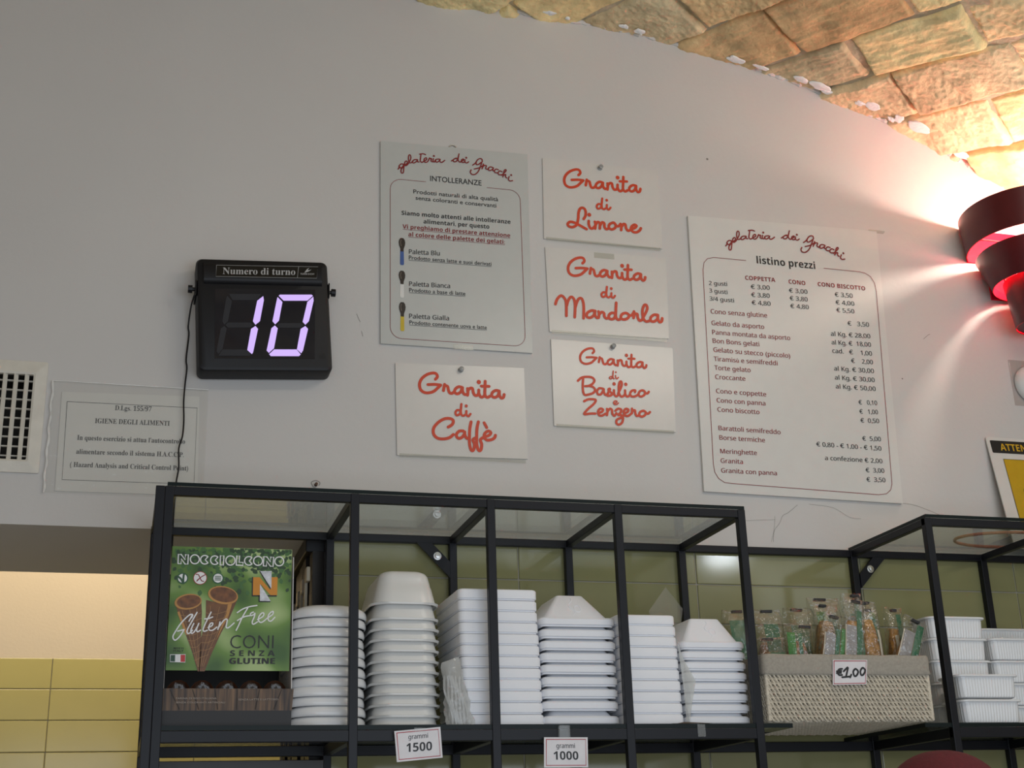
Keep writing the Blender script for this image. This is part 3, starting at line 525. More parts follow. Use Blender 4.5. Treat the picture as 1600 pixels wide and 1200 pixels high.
TX = {
'int': [
    ('INTOLLERANZE', 0.6115, 2.9944, 0.1228, 0.0018, 0.0135, 'k'),
    ('Prodotti naturali di alta qualità', 0.5716, 2.9576, 0.2021, 0.0021, 0.0102, 'k'),
    ('senza coloranti e conservanti', 0.5769, 2.9421, 0.1918, 0.0007, 0.0102, 'k'),
    ('Siamo molto attenti alle intolleranze', 0.5439, 2.9, 0.2579, 0.004, 0.0104, 'kb'),
    ('alimentari, per questo', 0.595, 2.8836, 0.1554, 0.0027, 0.0104, 'kb'),
    ('Vi preghiamo di prestare attenzione', 0.5463, 2.8661, 0.2537, 0.0026, 0.0103, 'rbu'),
    ('al colore delle palette dei gelati:', 0.5594, 2.8478, 0.2271, 0.003, 0.0103, 'rbu'),
    ('Paletta Blu', 0.5607, 2.804, 0.0709, 0.0024, 0.0112, 'km'),
    ('Prodotto senza latte e suoi derivati', 0.5603, 2.7903, 0.1927, 0.0021, 0.0095, 'ku'),
    ('Paletta Bianca', 0.5608, 2.725, 0.0938, 0.0028, 0.011, 'km'),
    ('Prodotto a base di latte', 0.5607, 2.7106, 0.1293, 0.0024, 0.0094, 'ku'),
    ('Paletta Gialla', 0.5604, 2.6469, 0.0906, 0.002, 0.0108, 'km'),
    ('Prodotto contenente uova e latte', 0.5608, 2.6328, 0.1773, 0.0016, 0.0092, 'ku'),
],
'pre': [
    ('listino prezzi', 1.4238, 2.8612, 0.158, -0.0004, 0.0191, 'kb'),
    ('COPPETTA', 1.3884, 2.8145, 0.0801, 0.0009, 0.011, 'rb'),
    ('CONO', 1.5043, 2.8147, 0.0451, -0.0006, 0.0111, 'rb'),
    ('CONO BISCOTTO', 1.5832, 2.8151, 0.1305, -0.0004, 0.0111, 'rb'),
    ('2 gusti', 1.2915, 2.7918, 0.0475, 0.0016, 0.0105, 'km'),
    ('3 gusti', 1.291, 2.7725, 0.0469, -0.0006, 0.0104, 'km'),
    ('3/4 gusti', 1.2899, 2.7516, 0.0631, -0.0001, 0.0104, 'km'),
    ('€ 3,00', 1.4012, 2.7918, 0.0501, 0.0014, 0.0113, 'km'),
    ('€ 3,80', 1.4003, 2.7706, 0.0488, 0.0012, 0.0112, 'km'),
    ('€ 4,80', 1.3998, 2.7501, 0.0495, 0.001, 0.0111, 'km'),
    ('€ 3,00', 1.5029, 2.7911, 0.0494, 0.0002, 0.0113, 'km'),
    ('€ 3,80', 1.5026, 2.7705, 0.048, 0.0005, 0.0113, 'km'),
    ('€ 4,80', 1.5021, 2.7499, 0.0492, 0.0006, 0.0112, 'km'),
    ('€ 3,50', 1.6269, 2.7911, 0.049, 0.0003, 0.0115, 'km'),
    ('€ 4,00', 1.6268, 2.7702, 0.0508, 0.0002, 0.0114, 'km'),
    ('€ 5,50', 1.6264, 2.7496, 0.0486, 0.0001, 0.0114, 'km'),
    ('Cono senza glutine', 1.2901, 2.7179, 0.1467, 0.0013, 0.0116, 'rm'),
    ('€   3,50', 1.6525, 2.7164, 0.0586, 0.0008, 0.0116, 'km'),
    ('Gelato da asporto', 1.2894, 2.6882, 0.1366, 0.0005, 0.0116, 'rm'),
    ('al Kg. € 28,00', 1.6033, 2.6852, 0.1072, 0.0014, 0.0115, 'km'),
    ('Panna montata da asporto', 1.2894, 2.6647, 0.2026, 0.0005, 0.0115, 'rm'),
    ('al Kg. €  18,00', 1.6025, 2.6628, 0.107, 0.0015, 0.0115, 'km'),
    ('Bon Bons gelati', 1.2886, 2.6428, 0.1201, 0.0001, 0.0115, 'rm'),
    ('cad.   €    1,00', 1.6019, 2.6408, 0.1074, 0.0002, 0.0114, 'km'),
    ('Gelato su stecco (piccolo)', 1.2885, 2.6203, 0.1985, -0.0013, 0.0114, 'rm'),
    ('€    2,00', 1.6499, 2.6182, 0.0589, 0.0004, 0.0114, 'km'),
    ('Tiramisù e semifreddi', 1.2876, 2.5972, 0.164, 0.0005, 0.0113, 'rm'),
    ('al Kg. € 30,00', 1.6011, 2.5951, 0.1074, 0.0005, 0.0113, 'km'),
    ('Torte gelato', 1.2872, 2.575, 0.0921, 0.0001, 0.0113, 'rm'),
    ('al Kg. € 30,00', 1.6002, 2.5722, 0.1071, 0.0003, 0.0112, 'km'),
    ('Croccante', 1.2872, 2.5522, 0.0766, 0.0004, 0.0112, 'rm'),
    ('al Kg. € 50,00', 1.5999, 2.5495, 0.1072, 0.0003, 0.0112, 'km'),
    ('Cono e coppette', 1.2864, 2.5173, 0.1273, -0.0003, 0.0111, 'rm'),
    ('€   0,10', 1.6562, 2.5126, 0.05, 0.0011, 0.0111, 'km'),
    ('Cono con panna', 1.2858, 2.4944, 0.1237, -0.0001, 0.0111, 'rm'),
    ('€   1,00', 1.6556, 2.4892, 0.0495, 0.0012, 0.0111, 'km'),
    ('Cono biscotto', 1.2858, 2.4718, 0.1062, -0.0001, 0.011, 'rm'),
    ('€  0,50', 1.6554, 2.4668, 0.0498, 0.0011, 0.011, 'km'),
    ('Barattoli semifreddo', 1.2844, 2.4267, 0.1568, -0.0014, 0.0109, 'rm'),
    ('€  5,00', 1.6543, 2.4216, 0.0495, 0.0009, 0.0109, 'km'),
    ('Borse termiche', 1.2847, 2.4038, 0.1145, -0.0006, 0.0109, 'rm'),
    ('€ 0,80 - € 1,00 - € 1,50', 1.5311, 2.4011, 0.1708, -0.002, 0.0108, 'km'),
    ('Meringhette', 1.284, 2.371, 0.0914, 0.0005, 0.0108, 'rm'),
    ('a confezione € 2,00', 1.5495, 2.3684, 0.1508, -0.0006, 0.0107, 'km'),
    ('Granita', 1.283, 2.3484, 0.0548, -0.0001, 0.0107, 'rm'),
    ('€  3,00', 1.6531, 2.3438, 0.0491, 0.0004, 0.0107, 'km'),
    ('Granita con panna', 1.2822, 2.3252, 0.139, -0.0002, 0.0107, 'rm'),
    ('€  3,50', 1.6522, 2.3209, 0.0498, 0.0004, 0.0107, 'km'),
],
'hac': [
    ('D.Lgs. 155/97', -0.0507, 2.396, 0.0719, 0.0015, 0.0103, 'k'),
    ('IGIENE DEGLI ALIMENTI', -0.0878, 2.3661, 0.1469, 0.0027, 0.0102, 'k'),
    ('In questo esercizio si attua l’autocontrollo', -0.1194, 2.3289, 0.2112, 0.0029, 0.0101, 'k'),
    ('alimentare secondo il sistema H.A.C.C.P.', -0.1191, 2.2998, 0.2096, 0.0035, 0.01, 'k'),
    ('( Hazard Analysis and Critical Control Point)', -0.1288, 2.2724, 0.2293, 0.0026, 0.0099, 'k'),
],
'dis': [
    ('Numero di turno', 0.148, 2.6882, 0.1518, 0.0117, 0.015, 'b'),
    ('TURN', 0.3105, 2.7015, 0.0144, 0.0012, 0.0039, ''),
    ('SHOW', 0.3265, 2.7028, 0.0141, 0.0011, 0.0039, ''),
],
'box': [
    ('CONI', 0.1771, 1.8709, 0.0753, 0.0008, 0.0229, 't'),
    ('S E N Z A', 0.1774, 1.8578, 0.0778, 0.0008, 0.0096, 'b'),
    ('GLUTINE', 0.1769, 1.8442, 0.0787, 0.0006, 0.01, 'bb'),
    ('MADE IN', 0.0811, 1.8691, 0.0168, 0.0002, 0.0026, ''),
    ('ITALY', 0.0809, 1.864, 0.0173, 0.0002, 0.0037, ''),
    ('FARINA DI RISO ITALIANA', 0.0894, 1.7829, 0.0678, 0.0001, 0.0028, 'w'),
    ('SENZA COLORANTI ARTIFICIALI', 0.0892, 1.7759, 0.0824, 0.0, 0.0028, 'w'),
    ('SENZA LATTE E LATTOSIO', 0.1943, 1.7808, 0.0683, 0.0006, 0.003, 'w'),
],
'g15': [
    ('grammi', 0.4867, 1.7105, 0.0347, 0.0026, 0.0078, 'm'),
    ('1500', 0.483, 1.6889, 0.0456, 0.0029, 0.0147, 'b'),
],
'g10': [
    ('grammi', 0.7571, 1.6937, 0.0349, -0.0003, 0.008, 'm'),
    ('1000', 0.7513, 1.6735, 0.0464, -0.0005, 0.0144, 'b'),
],
'att': [
    ('ATTENZIONE', 2.0246, 2.426, 0.1545, -0.001, 0.0174, 'b'),
    ('AREA', 2.04, 2.2526, 0.0484, 0.0002, 0.0128, 'm'),
],
}
# ================================================================== SETTING
VX, VZ, VR = 0.8545, 0.7077, 2.7925          # barrel vault: axis and radius
ZL = 2.152                                     # lintel underside / top of the tiles


FL = 1.5                                       # flat crown of the vault, left of VX


def arch(s, h=0.0):
    """point of the vault profile at arc length s, h below the surface"""
    if s >= 0:
        cx, th = VX, s / VR
    elif s > -FL:
        return (VX + s, VZ + VR - h)
    else:
        cx, th = VX - FL, (s + FL) / VR
    return (cx + (VR - h) * math.sin(th), VZ + (VR - h) * math.cos(th))


# --- back wall with the doorway to the back room
mb = MB()
XL, XR = VX - FL - VR, VX + VR
arc = []
for k in range(97):
    arc.append(arch(-FL - 2.87 + (FL + 5.74) * k / 96, -0.05))
front = [(p[0], p[1]) for p in arc] + [(XR, ZL), (XL, ZL)]
n = len(front)
bmw = bmesh.new()                                # front face with the hole of the air duct
duct = [(-0.51, 2.281), (-0.2125, 2.281), (-0.2125, 2.460), (-0.51, 2.460)]
es = []
for loop in (front, duct):
    vv = [bmw.verts.new((p[0], 0.0, p[1])) for p in loop]
    es += [bmw.edges.new((vv[i], vv[(i + 1) % len(vv)])) for i in range(len(vv))]
bmesh.ops.triangle_fill(bmw, edges=es, use_beauty=True, normal=(0, -1, 0))
bmw.verts.index_update()
mb.add([v.co.copy() for v in bmw.verts], [[v.index for v in f.verts] for f in bmw.faces])
bmw.free()
mb.add([(p[0], 0.455, p[1]) for p in front], [tuple(range(n))[::-1]])
mb.add([(XL, 0, ZL), (XR, 0, ZL), (XR, 0.455, ZL), (XL, 0.455, ZL)], [(0, 1, 2, 3)])
mb.box(0.3855, XR, 0.0, 0.455, 0.0, ZL)
mb.box(XL, -0.95, 0.0, 0.455, 0.0, ZL)
# ragged plaster bead where the wall meets the bricks
random.seed(4)
pts, rad = [], []
for k in range(420):
    a_ = arch(-2.0 + 4.2 * k / 419, 0.004 + random.uniform(-0.003, 0.003))
    pts.append((a_[0], 0.0, a_[1]))
    rad.append(random.uniform(0.004, 0.0095))
mb.tube(pts, rad, 6)
wall = struct(mb.build('wall_back', M_PLASTER))

# glazed tiles on the lower part of the wall
mb = MB()
tz, tw = 0.0876, 0.4075
z = 2.1545 - 0.0876
x_first = 0.387
rows = [(2.067, 2.150), (1.9795, 2.067)]
zz = 1.9795
while zz > 1.0:
    rows.append((zz - tz, zz))
    zz -= tz
for z0, z1 in rows:
    x = x_first
    while x < 2.9:
        mb.box(x + 0.0012, x + tw - 0.0012, -0.006, 0.002, z0 + 0.0012, z1 - 0.0012, 0.0018)
        x += tw
tiles = mb.build('tile_cladding', M_TILE, wall, label='glossy olive glazed tiles in straight rows')
mb = MB()
mb.box(x_first, 3.3, -0.0035, 0.001, 1.0, 2.1495)
mb.build('tile_grout', M_GROUT, wall)
mb = MB()
mb.tube([(x_first + 0.02 * k, -0.003, 2.1505 + 0.0012 * math.sin(k * 1.7)) for k in range(140)], 0.0035, 6)
mb.build('plaster_ledge', M_PLASTER2, wall)

# hairline cracks and old screw holes in the plaster
mb = MB()
for pts, w in (([(1.47, 2.259), (1.445, 2.24), (1.43, 2.232), (1.42, 2.214), (1.405, 2.196), (1.40, 2.17)], 0.0007),
               ([(1.50, 2.262), (1.56, 2.256), (1.60, 2.235), (1.63, 2.232)], 0.0006),
               ([(1.30, 2.214), (1.35, 2.218), (1.41, 2.222)], 0.0005),
               ([(1.395, 2.17), (1.405, 2.2), (1.41, 2.23)], 0.0005),
               ([(1.73, 2.275), (1.78, 2.27), (1.84, 2.25)], 0.0008),
               ([(0.444, 2.65), (0.448, 2.64), (0.452, 2.632)], 0.0009), ([(0.455, 2.61), (0.458, 2.598)], 0.0009),
               ([(1.865, 2.70), (1.88, 2.712), (1.885, 2.714)], 0.0012)):
    mb.stroke(pts, w, -0.0004)
mb.disc((1.32, 3.14), 0.003, -0.0004)
mb.disc((1.79, 2.59), 0.002, -0.0004)
mb.build('plaster_crack', mat('crack_shadow', (0.22, 0.20, 0.18), 0.9), wall)

# --- brick barrel vault
random.seed(11)
mb = MB()


def vpt(s, y, h=0.0):
    a_ = arch(s, h)
    return (a_[0], y, a_[1])


dvec = Vector((math.cos(R(-58)), math.sin(R(-58))))     # run of the courses
nvec = Vector((math.sin(R(58)), math.cos(R(58))))       # across the courses
# mortar bed
SS = [-5.7 + 9.9 * k / 240 for k in range(241)]
YY = [0.12 - 3.3 * k / 100 for k in range(101)]
mv = []
for y in YY:
    for s in SS:
        h = 0.001 + 0.005 * noise.noise(Vector((s * 14, y * 14, 1))) + 0.003 * noise.noise(Vector((s * 45, y * 45, 2)))
        mv.append(vpt(s, y, h))
W = len(SS)
mb.add(mv, [(j * W + i, j * W + i + 1, (j + 1) * W + i + 1, (j + 1) * W + i) for j in range(len(YY) - 1) for i in range(W - 1)])
mb.col += [(0.52, 0.44, 0.31)] * len(mv)
bounds = [0.126, 0.34, 0.535, 0.686, 0.852, 1.02, 1.19]
for k in range(1, 34):
    bounds.append(1.19 + 0.17 * k)
    bounds.insert(0, 0.126 - 0.185 * k)
heads = {0.126: 0.322, 0.34: 0.48, 0.535: 0.592, 0.686: 0.636, 0.852: 0.822, 1.02: 0.98}
pal = [(0.72, 0.56, 0.32), (0.68, 0.48, 0.25), (0.76, 0.62, 0.38), (0.70, 0.47, 0.24), (0.64, 0.52, 0.32), (0.78, 0.63, 0.33), (0.70, 0.58, 0.37)]
for bi in range(len(bounds) - 1):
    n0, n1 = bounds[bi], bounds[bi + 1]
    h0 = heads.get(round(n0, 3), random.uniform(0, 0.3))
    L = 0.308
    for q in range(-32, 32):
        d0 = h0 + q * L
        d1 = d0 + L
        nc, dc = (n0 + n1) / 2, (d0 + d1) / 2
        c = nvec * nc + dvec * dc
        if not (-5.5 < c.x < 4.0 and -3.1 < c.y < 0.25):
            continue
        near = -0.45 < c.x < 1.75 and c.y > -0.95
        nu, nv = (88, 46) if near else (6, 4)
        g0, g1, g2, g3 = [random.uniform(0.0015, 0.0065) for _ in range(4)]
        lift = random.uniform(0.009, 0.022)
        tu, tv = random.uniform(-0.006, 0.006), random.uniform(-0.006, 0.006)
        cc = random.choice(pal)
        br = random.uniform(0.88, 1.12)
        sk = random.uniform(-0.008, 0.008)
        sd = random.uniform(0, 50)
        stri = random.choice([0, 0, 1, 1])
        vs = []
        ok = True
        for j in range(nv + 1):
            for i in range(nu + 1):
                u, v = i / nu, j / nv
                dd = d0 + g0 + (d1 - g1 - d0 - g0) * u + sk * (v - 0.5)
                nn = n0 + g2 + (n1 - g3 - n0 - g2) * v
                wob = 0.010 * noise.noise(Vector((dd * 9, nn * 9, sd)))
                dd += wob
                nn += 0.009 * noise.noise(Vector((dd * 7, nn * 7, sd + 9)))
                p = nvec * nn + dvec * dd
                e = min(u * (d1 - d0), (1 - u) * (d1 - d0), v * (n1 - n0), (1 - v) * (n1 - n0))
                edge = min(1.0, e / 0.012)
                h = -0.002 + (lift + tu * (u - 0.5) * 2 + tv * (v - 0.5) * 2 + 0.002) * (1 - (1 - edge) ** 2)
                h += 0.009 * noise.noise(Vector((dd * 14, nn * 14, sd)))
                if near:
                    if stri:
                        h += 0.0030 * noise.noise(Vector((dd * 10, nn * 85, sd))) + 0.0016 * noise.noise(Vector((dd * 60, nn * 130, sd)))
                    else:
                        h += 0.0030 * noise.noise(Vector((dd * 80, nn * 75, sd))) + 0.0020 * noise.noise(Vector((dd * 170, nn * 170, sd)))
                y = p.y
                vs.append(vpt(p.x, min(y, 0.06), h))
                f = br * (1 + 0.10 * noise.noise(Vector((dd * 8, nn * 8, sd))))
                hue = 0.10 * noise.noise(Vector((dd * 5, nn * 5, sd + 3)))
                mb.col.append((cc[0] * f, cc[1] * f * (1 - hue), cc[2] * f * (1 - 1.6 * hue)))
        w1 = nu + 1
        mb.add(vs, [(j * w1 + i, j * w1 + i + 1, (j + 1) * w1 + i + 1, (j + 1) * w1 + i) for j in range(nv) for i in range(nu)])
ceiling = struct(mb.build('ceiling', M_BRICK, smooth=True, angle=60))

# splashes of white paint on the bricks along the wall
dabs = [(0.06, -0.03, 0.022, 0.010), (0.11, -0.02, 0.008, 0.006), (0.256, -0.031, 0.014, 0.008), (0.301, -0.025, 0.016, 0.011), (0.569, -0.02, 0.026, 0.013),
        (0.637, -0.024, 0.022, 0.008), (0.75, -0.033, 0.022, 0.014), (0.80, -0.036, 0.034, 0.017), (0.83, -0.026, 0.024, 0.010), (0.917, -0.038, 0.014, 0.015),
        (0.952, -0.046, 0.024, 0.017), (1.029, -0.045, 0.014, 0.018), (1.015, -0.03, 0.012, 0.008), (1.087, -0.048, 0.036, 0.022), (1.2, -0.033, 0.02, 0.016), (1.229, -0.032, 0.026, 0.014)]
for s, y, a, b in dabs:
    mb = MB()
    loops = []
    for f, h in ((1.0, 0.013), (0.95, 0.0165), (0.55, 0.0175), (0.15, 0.018)):
        lp = []
        for k in range(18):
            an = 2 * PI * k / 18
            wob = 1 + 0.35 * noise.noise(Vector((math.cos(an) * 1.6 + s * 20, math.sin(an) * 1.6, s * 7)))
            lp.append(vpt(s + 0.9 * a * f * wob * math.cos(an), min(y + 0.8 * b * f * wob * math.sin(an), -0.001), h + 0.002 * noise.noise(Vector((s * 30 + an * 2, f * 5, 0)))))
        loops.append(lp)
    mb.loft(loops, False, True)
    mb.build('paint_splash', M_PAINT, ceiling, smooth=True)

# --- floor, back room
mb = MB()
mb.box(XL - 0.1, XR + 0.1, -3.2, 1.5, -0.05, 0.0)
struct(mb.build('floor', M_FLOOR))
mb = MB()
mb.box(XL, XL + 0.05, -3.2, 0.0, 0.0, 1.0)
struct(mb.build('wall_left', M_PLASTER))
mb = MB()
mb.box(XR - 0.05, XR, -3.2, 0.0, 0.0, 1.0)
struct(mb.build('wall_right', M_PLASTER))
mb = MB()
mb.box(-1.5, 1.2, 1.4, 1.45, 0.0, 3.2)
mb.box(-1.55, -1.5, 0.455, 1.45, 0, 3.2)
mb.box(1.2, 1.25, 0.455, 1.45, 0, 3.2)
mb.box(-1.55, 1.25, 0.455, 1.45, 3.2, 3.25)
pw = struct(mb.build('wall_passage', M_PLASTER2))
mb = MB()
zz = 2.0965
while zz > 1.0:
    for x0, x1 in ((-1.014, -0.606), (-0.606, -0.198), (-0.198, 0.21), (0.21, 0.618)):
        mb.box(x0 + 0.001, x1 - 0.001, 1.392, 1.402, zz - 0.0875 + 0.001, zz - 0.001, 0.0016)
    zz -= 0.0875
mb.build('tile_cladding', mat('lit_olive_tile', (0.53, 0.485, 0.195), 0.12, var=0.04, scale=5, bump=0.02, bscale=14), pw)  # same tile as the main wall, brighter back-room light put into the colour
mb = MB()
mb.box(-1.0, 0.6, 1.396, 1.401, 1.0, 2.0955)
mb.build('tile_grout', M_GROUT, pw)

# --- dark strip curtain tied back at the right jamb of the doorway
ct = thing('strip_curtain', 'dark strip curtain with pale clips gathered at the right side of the doorway', 'curtain', (0.34, 0.2, 0.6))
mb = MB()
mb.box(0.345, 0.3845, 0.012, 0.44, 2.118, 2.150, 0.002)
mb.build('curtain_rail', M_BLACK, ct)
mdk = mat('dark_brown_strip', (0.016, 0.013, 0.011), 0.5)
for k, y in enumerate((0.03, 0.10, 0.17, 0.25, 0.33, 0.40)):
    mb = MB()
    pts = []
    for q in range(9):
        z = 2.118 - q * 0.19
        pts.append(z)
    loops = []
    for z in pts:
        w = 0.030 + 0.004 * math.sin(z * 5 + k)
        x = 0.368 + 0.003 * math.sin(z * 4 + k * 2)
        loops.append([(x - 0.012, y - w, z), (x + 0.012, y - w + 0.006, z), (x + 0.012, y + w, z), (x - 0.012, y + w - 0.006, z)])
    mb.loft(loops, True, True)
    mb.build('strip', mdk, ct)
    mb = MB()
    z = 2.085 - 0.012 * k
    mb.box(0.346, 0.354, y - 0.028, y - 0.004, z - 0.03, z, 0.002)
    mb.box(0.346, 0.352, y - 0.006, y + 0.002, z - 0.30, z - 0.02, 0.001)
    mb.build('clip', mat('yellowed_plastic', (0.42, 0.38, 0.30), 0.5), ct)

# ================================================================== SHELVING UNITS
TB = 0.016


def post(mb, x, y, z0, z1):
    mb.box(x - TB / 2, x + TB / 2, y, y + TB, z0, z1, 0.0012)


ZT0, ZT1 = 2.136, 2.152      # top rails
ZB0, ZB1 = 1.708, 1.728      # bottom rails
YF = -0.333
YB = -0.023


def unit(label, fx, bx, x_lo, x_hi, gx_lo, gx_hi, back_hi, braces, gtop=None):
    t = thing('shelving_unit', label, 'shelf', ((x_lo + x_hi) / 2, -0.17, 0.0))
    for x in fx:
        mb = MB()
        post(mb, x, YF, 0.0, ZT1)
        mb.build('post', M_FRAME, t)
    for x in bx:
        mb = MB()
        post(mb, x, YB, 0.0, ZT1)
        mb.build('post', M_FRAME, t)
    for za, zb in ((ZT0, ZT1), (ZB0, ZB1), (1.22, 1.24)):
        mb = MB()
        mb.box(x_lo, x_hi, YF + 0.0015, YF + TB - 0.001, za, zb, 0.0012)
        mb.build('front_rail', M_FRAME, t)
        mb = MB()
        mb.box(x_lo, back_hi, YB + 0.001, YB + TB - 0.0015, za, zb, 0.0012)
        mb.build('back_rail', M_FRAME, t)
        for x in fx:
            mb = MB()
            mb.box(x - TB / 2 + 0.001, x + TB / 2 - 0.001, YF + TB, YB, za + 0.0005, zb - 0.0005, 0.001)
            mb.build('side_rail', M_FRAME, t)
    for z0, z1, a, b in ((ZT1 + 0.0005, ZT1 + 0.0075, x_lo + 0.004, x_hi), (ZB1 + 0.0003, ZB1 + 0.0083, gx_lo, gx_hi)):
        mb = MB()
        mb.box(a, b, YF + 0.0022, YB + TB, z0, z1)
        # polished front edge
        mb.mi = [1 if k in (2, 4, 5) else 0 for k in range(6)]
        mb.build('glass_shelf', [M_GLASS, M_GEDGE], t, label='clear glass shelf with dark green edge')
    for x, sg in braces:
        mb = MB()
        a, b = Vector((x + sg * 0.062, ZT0)), Vector((x + sg * 0.008, ZT0 - 0.056))
        q = [Vector((x + sg * 0.046, ZT0)), Vector((x + sg * 0.008, ZT0 - 0.039)), Vector((x + sg * 0.008, ZT0 - 0.072)), Vector((x + sg * 0.078, ZT0))]
        mb.add([(p.x, YB - 0.003, p.y) for p in q] + [(p.x, YB + 0.004, p.y) for p in q], [(0, 1, 2, 3), (7, 6, 5, 4), (0, 4, 5, 1), (1, 5, 6, 2), (2, 6, 7, 3), (3, 7, 4, 0)])
        br = mb.build('corner_brace', M_FRAME, t)
        c = (a + b) / 2
        mb = MB()
        for k in (0,):
            ring = lambda r_, yy: [(c.x + r_ * math.cos(2 * PI * j / 16), yy, c.y + r_ * math.sin(2 * PI * j / 16)) for j in range(16)]
            mb.loft([ring(0.0085, YB - 0.003), ring(0.0085, YB - 0.005), ring(0.0055, YB - 0.0052), ring(0.005, YB - 0.009), ring(0.002, YB - 0.0095)], False, True)
        mb.build('bolt', M_STEEL, br, smooth=True)
    return t


FXA = [0.0425, 0.0585, 0.3905, 0.649, 0.9045, 1.1655]
BXA = [0.0425, 0.0585, 0.3905, 0.6485, 0.9035, 1.1655]
uA = unit('black metal shelving unit with glass shelves holding the cone box and white tubs', FXA, BXA, 0.0505, 1.1735, 0.0505, 1.234, 1.1735, [(0.6485, -1)])
for za, zb in ((ZT0, ZT1), (ZB0, ZB1)):
    mb = MB()
    mb.box(1.1740, 1.5795, YB + 0.001, YB + TB - 0.0015, za, zb, 0.0012)
    tag(mb.build('wall_rail', M_FRAME), ('upper' if zb > 2 else 'lower') + ' black metal rail on the tiles between the two shelving units', 'rail')
uB = unit('black metal shelving unit with ribbed trays at the right edge', [1.588, 1.928, 2.27], [1.588, 1.928, 2.27], 1.580, 2.278, 1.520, 2.278, 2.278, [(1.588, 1)])
# dark slats closing the doorway bay under the cone box
mb = MB()
for k in range(7):
    z = 1.700 - k * 0.028
    mb.box(0.070, 0.382, -0.040, -0.030, z - 0.024, z, 0.001)
mb.build('slat_panel', mat('dark_walnut_slat', (0.020, 0.014, 0.010), 0.35), uA, label='dark slatted panel under the first bay')

# coral rubber hoop lying on the top glass of the right unit
mb = MB()
pts = []
for k in range(49):
    a = 2 * PI * k / 48
    pts.append((1.93 + 0.135 * math.cos(a), -0.125 + 0.072 * math.sin(a), ZT1 + 0.0075 + 0.0038))
mb.tube(pts, 0.0036, 8, False)
tag(mb.build('rubber_hoop', mat('coral_rubber', (0.55, 0.20, 0.12), 0.5), smooth=True), 'coral rubber hoop lying on the glass top of the right shelving unit', 'hoop')
# ================================================================== THINGS ON THE WALL
def board(x0, x1, z0, z1, th, m, t, name='board', corners=None, bev=0.0006):
    mb = MB()
    if corners:
        f = [(x, -th, z) for x, z in corners]
        b = [(x, 0.0, z) for x, z in corners]
        mb.loft([b, f], True, True)
    else:
        mb.box(x0, x1, -th, 0.0, z0, z1, bev)
    return mb.build(name, m, t)


def pin(mb, x, z, y, r=0.006):
    ring = lambda q, yy: [(x + q * math.cos(2 * PI * j / 14), yy, z + q * math.sin(2 * PI * j / 14)) for j in range(14)]
    mb.loft([ring(r, y), ring(r, y - 0.002), ring(r * 0.5, y - 0.004), ring(r * 0.5, y - 0.009), ring(r * 0.9, y - 0.011), ring(r * 0.3, y - 0.012)], False, True)


M_PIN = mat('clear_grey_pin', (0.42, 0.43, 0.43), 0.15, trans=0.3)
M_TAPE = clear('clear_tape', (0.94, 0.94, 0.92), 0.15, 1.45, 0.06)

# --- four cards with hand lettering
for key, corners, label, pinpos, tape in (
        ('lim', [(0.8878, 3.0893), (1.1832, 3.0893), (1.1800, 2.8784), (0.8830, 2.8758)], 'white card lettered Granita di Limone in orange-red', (1.0321, 3.078), False),
        ('man', [(0.8848, 2.8543), (1.1878, 2.8538), (1.1795, 2.6470), (0.8872, 2.6419)], 'white card lettered Granita di Mandorla in orange-red', None, True),
        ('bas', [(0.8897, 2.6233), (1.1870, 2.6236), (1.1797, 2.4175), (0.8885, 2.4164)], 'white card lettered Granita di Basilico e Zenzero in orange-red', (1.0377, 2.6150), False),
        ('caf', [(0.5295, 2.5397), (0.8228, 2.5484), (0.8245, 2.3358), (0.5332, 2.3298)], 'white card lettered Granita di Caffè in orange-red', (0.6762, 2.5330), False)):
    cx = sum(c[0] for c in corners) / 4
    cz = sum(c[1] for c in corners) / 4
    t = thing('flavour_card', label, 'sign', (cx, 0, cz), group='granita cards on the wall')
    board(0, 0, 0, 0, 0.004, M_CARD, t, 'card', corners)
    mb = MB()
    y = -0.0046
    mb.strokes(key + '_big', 0.0068 if key != 'bas' else 0.0056, y).dots(key + '_dots', 0.0048 if key != 'bas' else 0.0040, y)
    mb.strokes(key + '_small', 0.0052 if key != 'bas' else 0.0030, y - 0.0001).dots(key + '_sdots', 0.0034 if key != 'bas' else 0.0021, y - 0.0001)
    mb.build('lettering', M_ORANGE, t)
    if pinpos:
        mb = MB()
        pin(mb, pinpos[0], pinpos[1], -0.004)
        mb.build('push_pin', M_PIN, t, smooth=True)
    if tape:
        mb = MB()
        mb.box(1.005, 1.055, -0.0048, -0.0041, 2.838, 2.852)
        mb.build('clear_tape', M_TAPE, t)
    mb = MB()
    bl, br_ = corners[3], corners[2]
    mb.box(bl[0] + 0.005, br_[0] - 0.005, -0.0052, -0.0042, bl[1] - 0.004, bl[1] + 0.004)
    mb.build('laminate_edge', M_TAPE, t)


def bordered(mb, x0, x1, z0, z1, r, gap0, gap1, w, y, shear=0.0):
    p = rr2(x0, x1, z0, z1, r)
    # start in the top gap and go round
    k = 7
    seq = [(gap0, z1)] + p[k:] + p[:k] + [(gap1, z1)]
    seq = [(a, b + (a - x0) * shear) for a, b in seq]
    mb.stroke(seq, w, y, smooth=False)


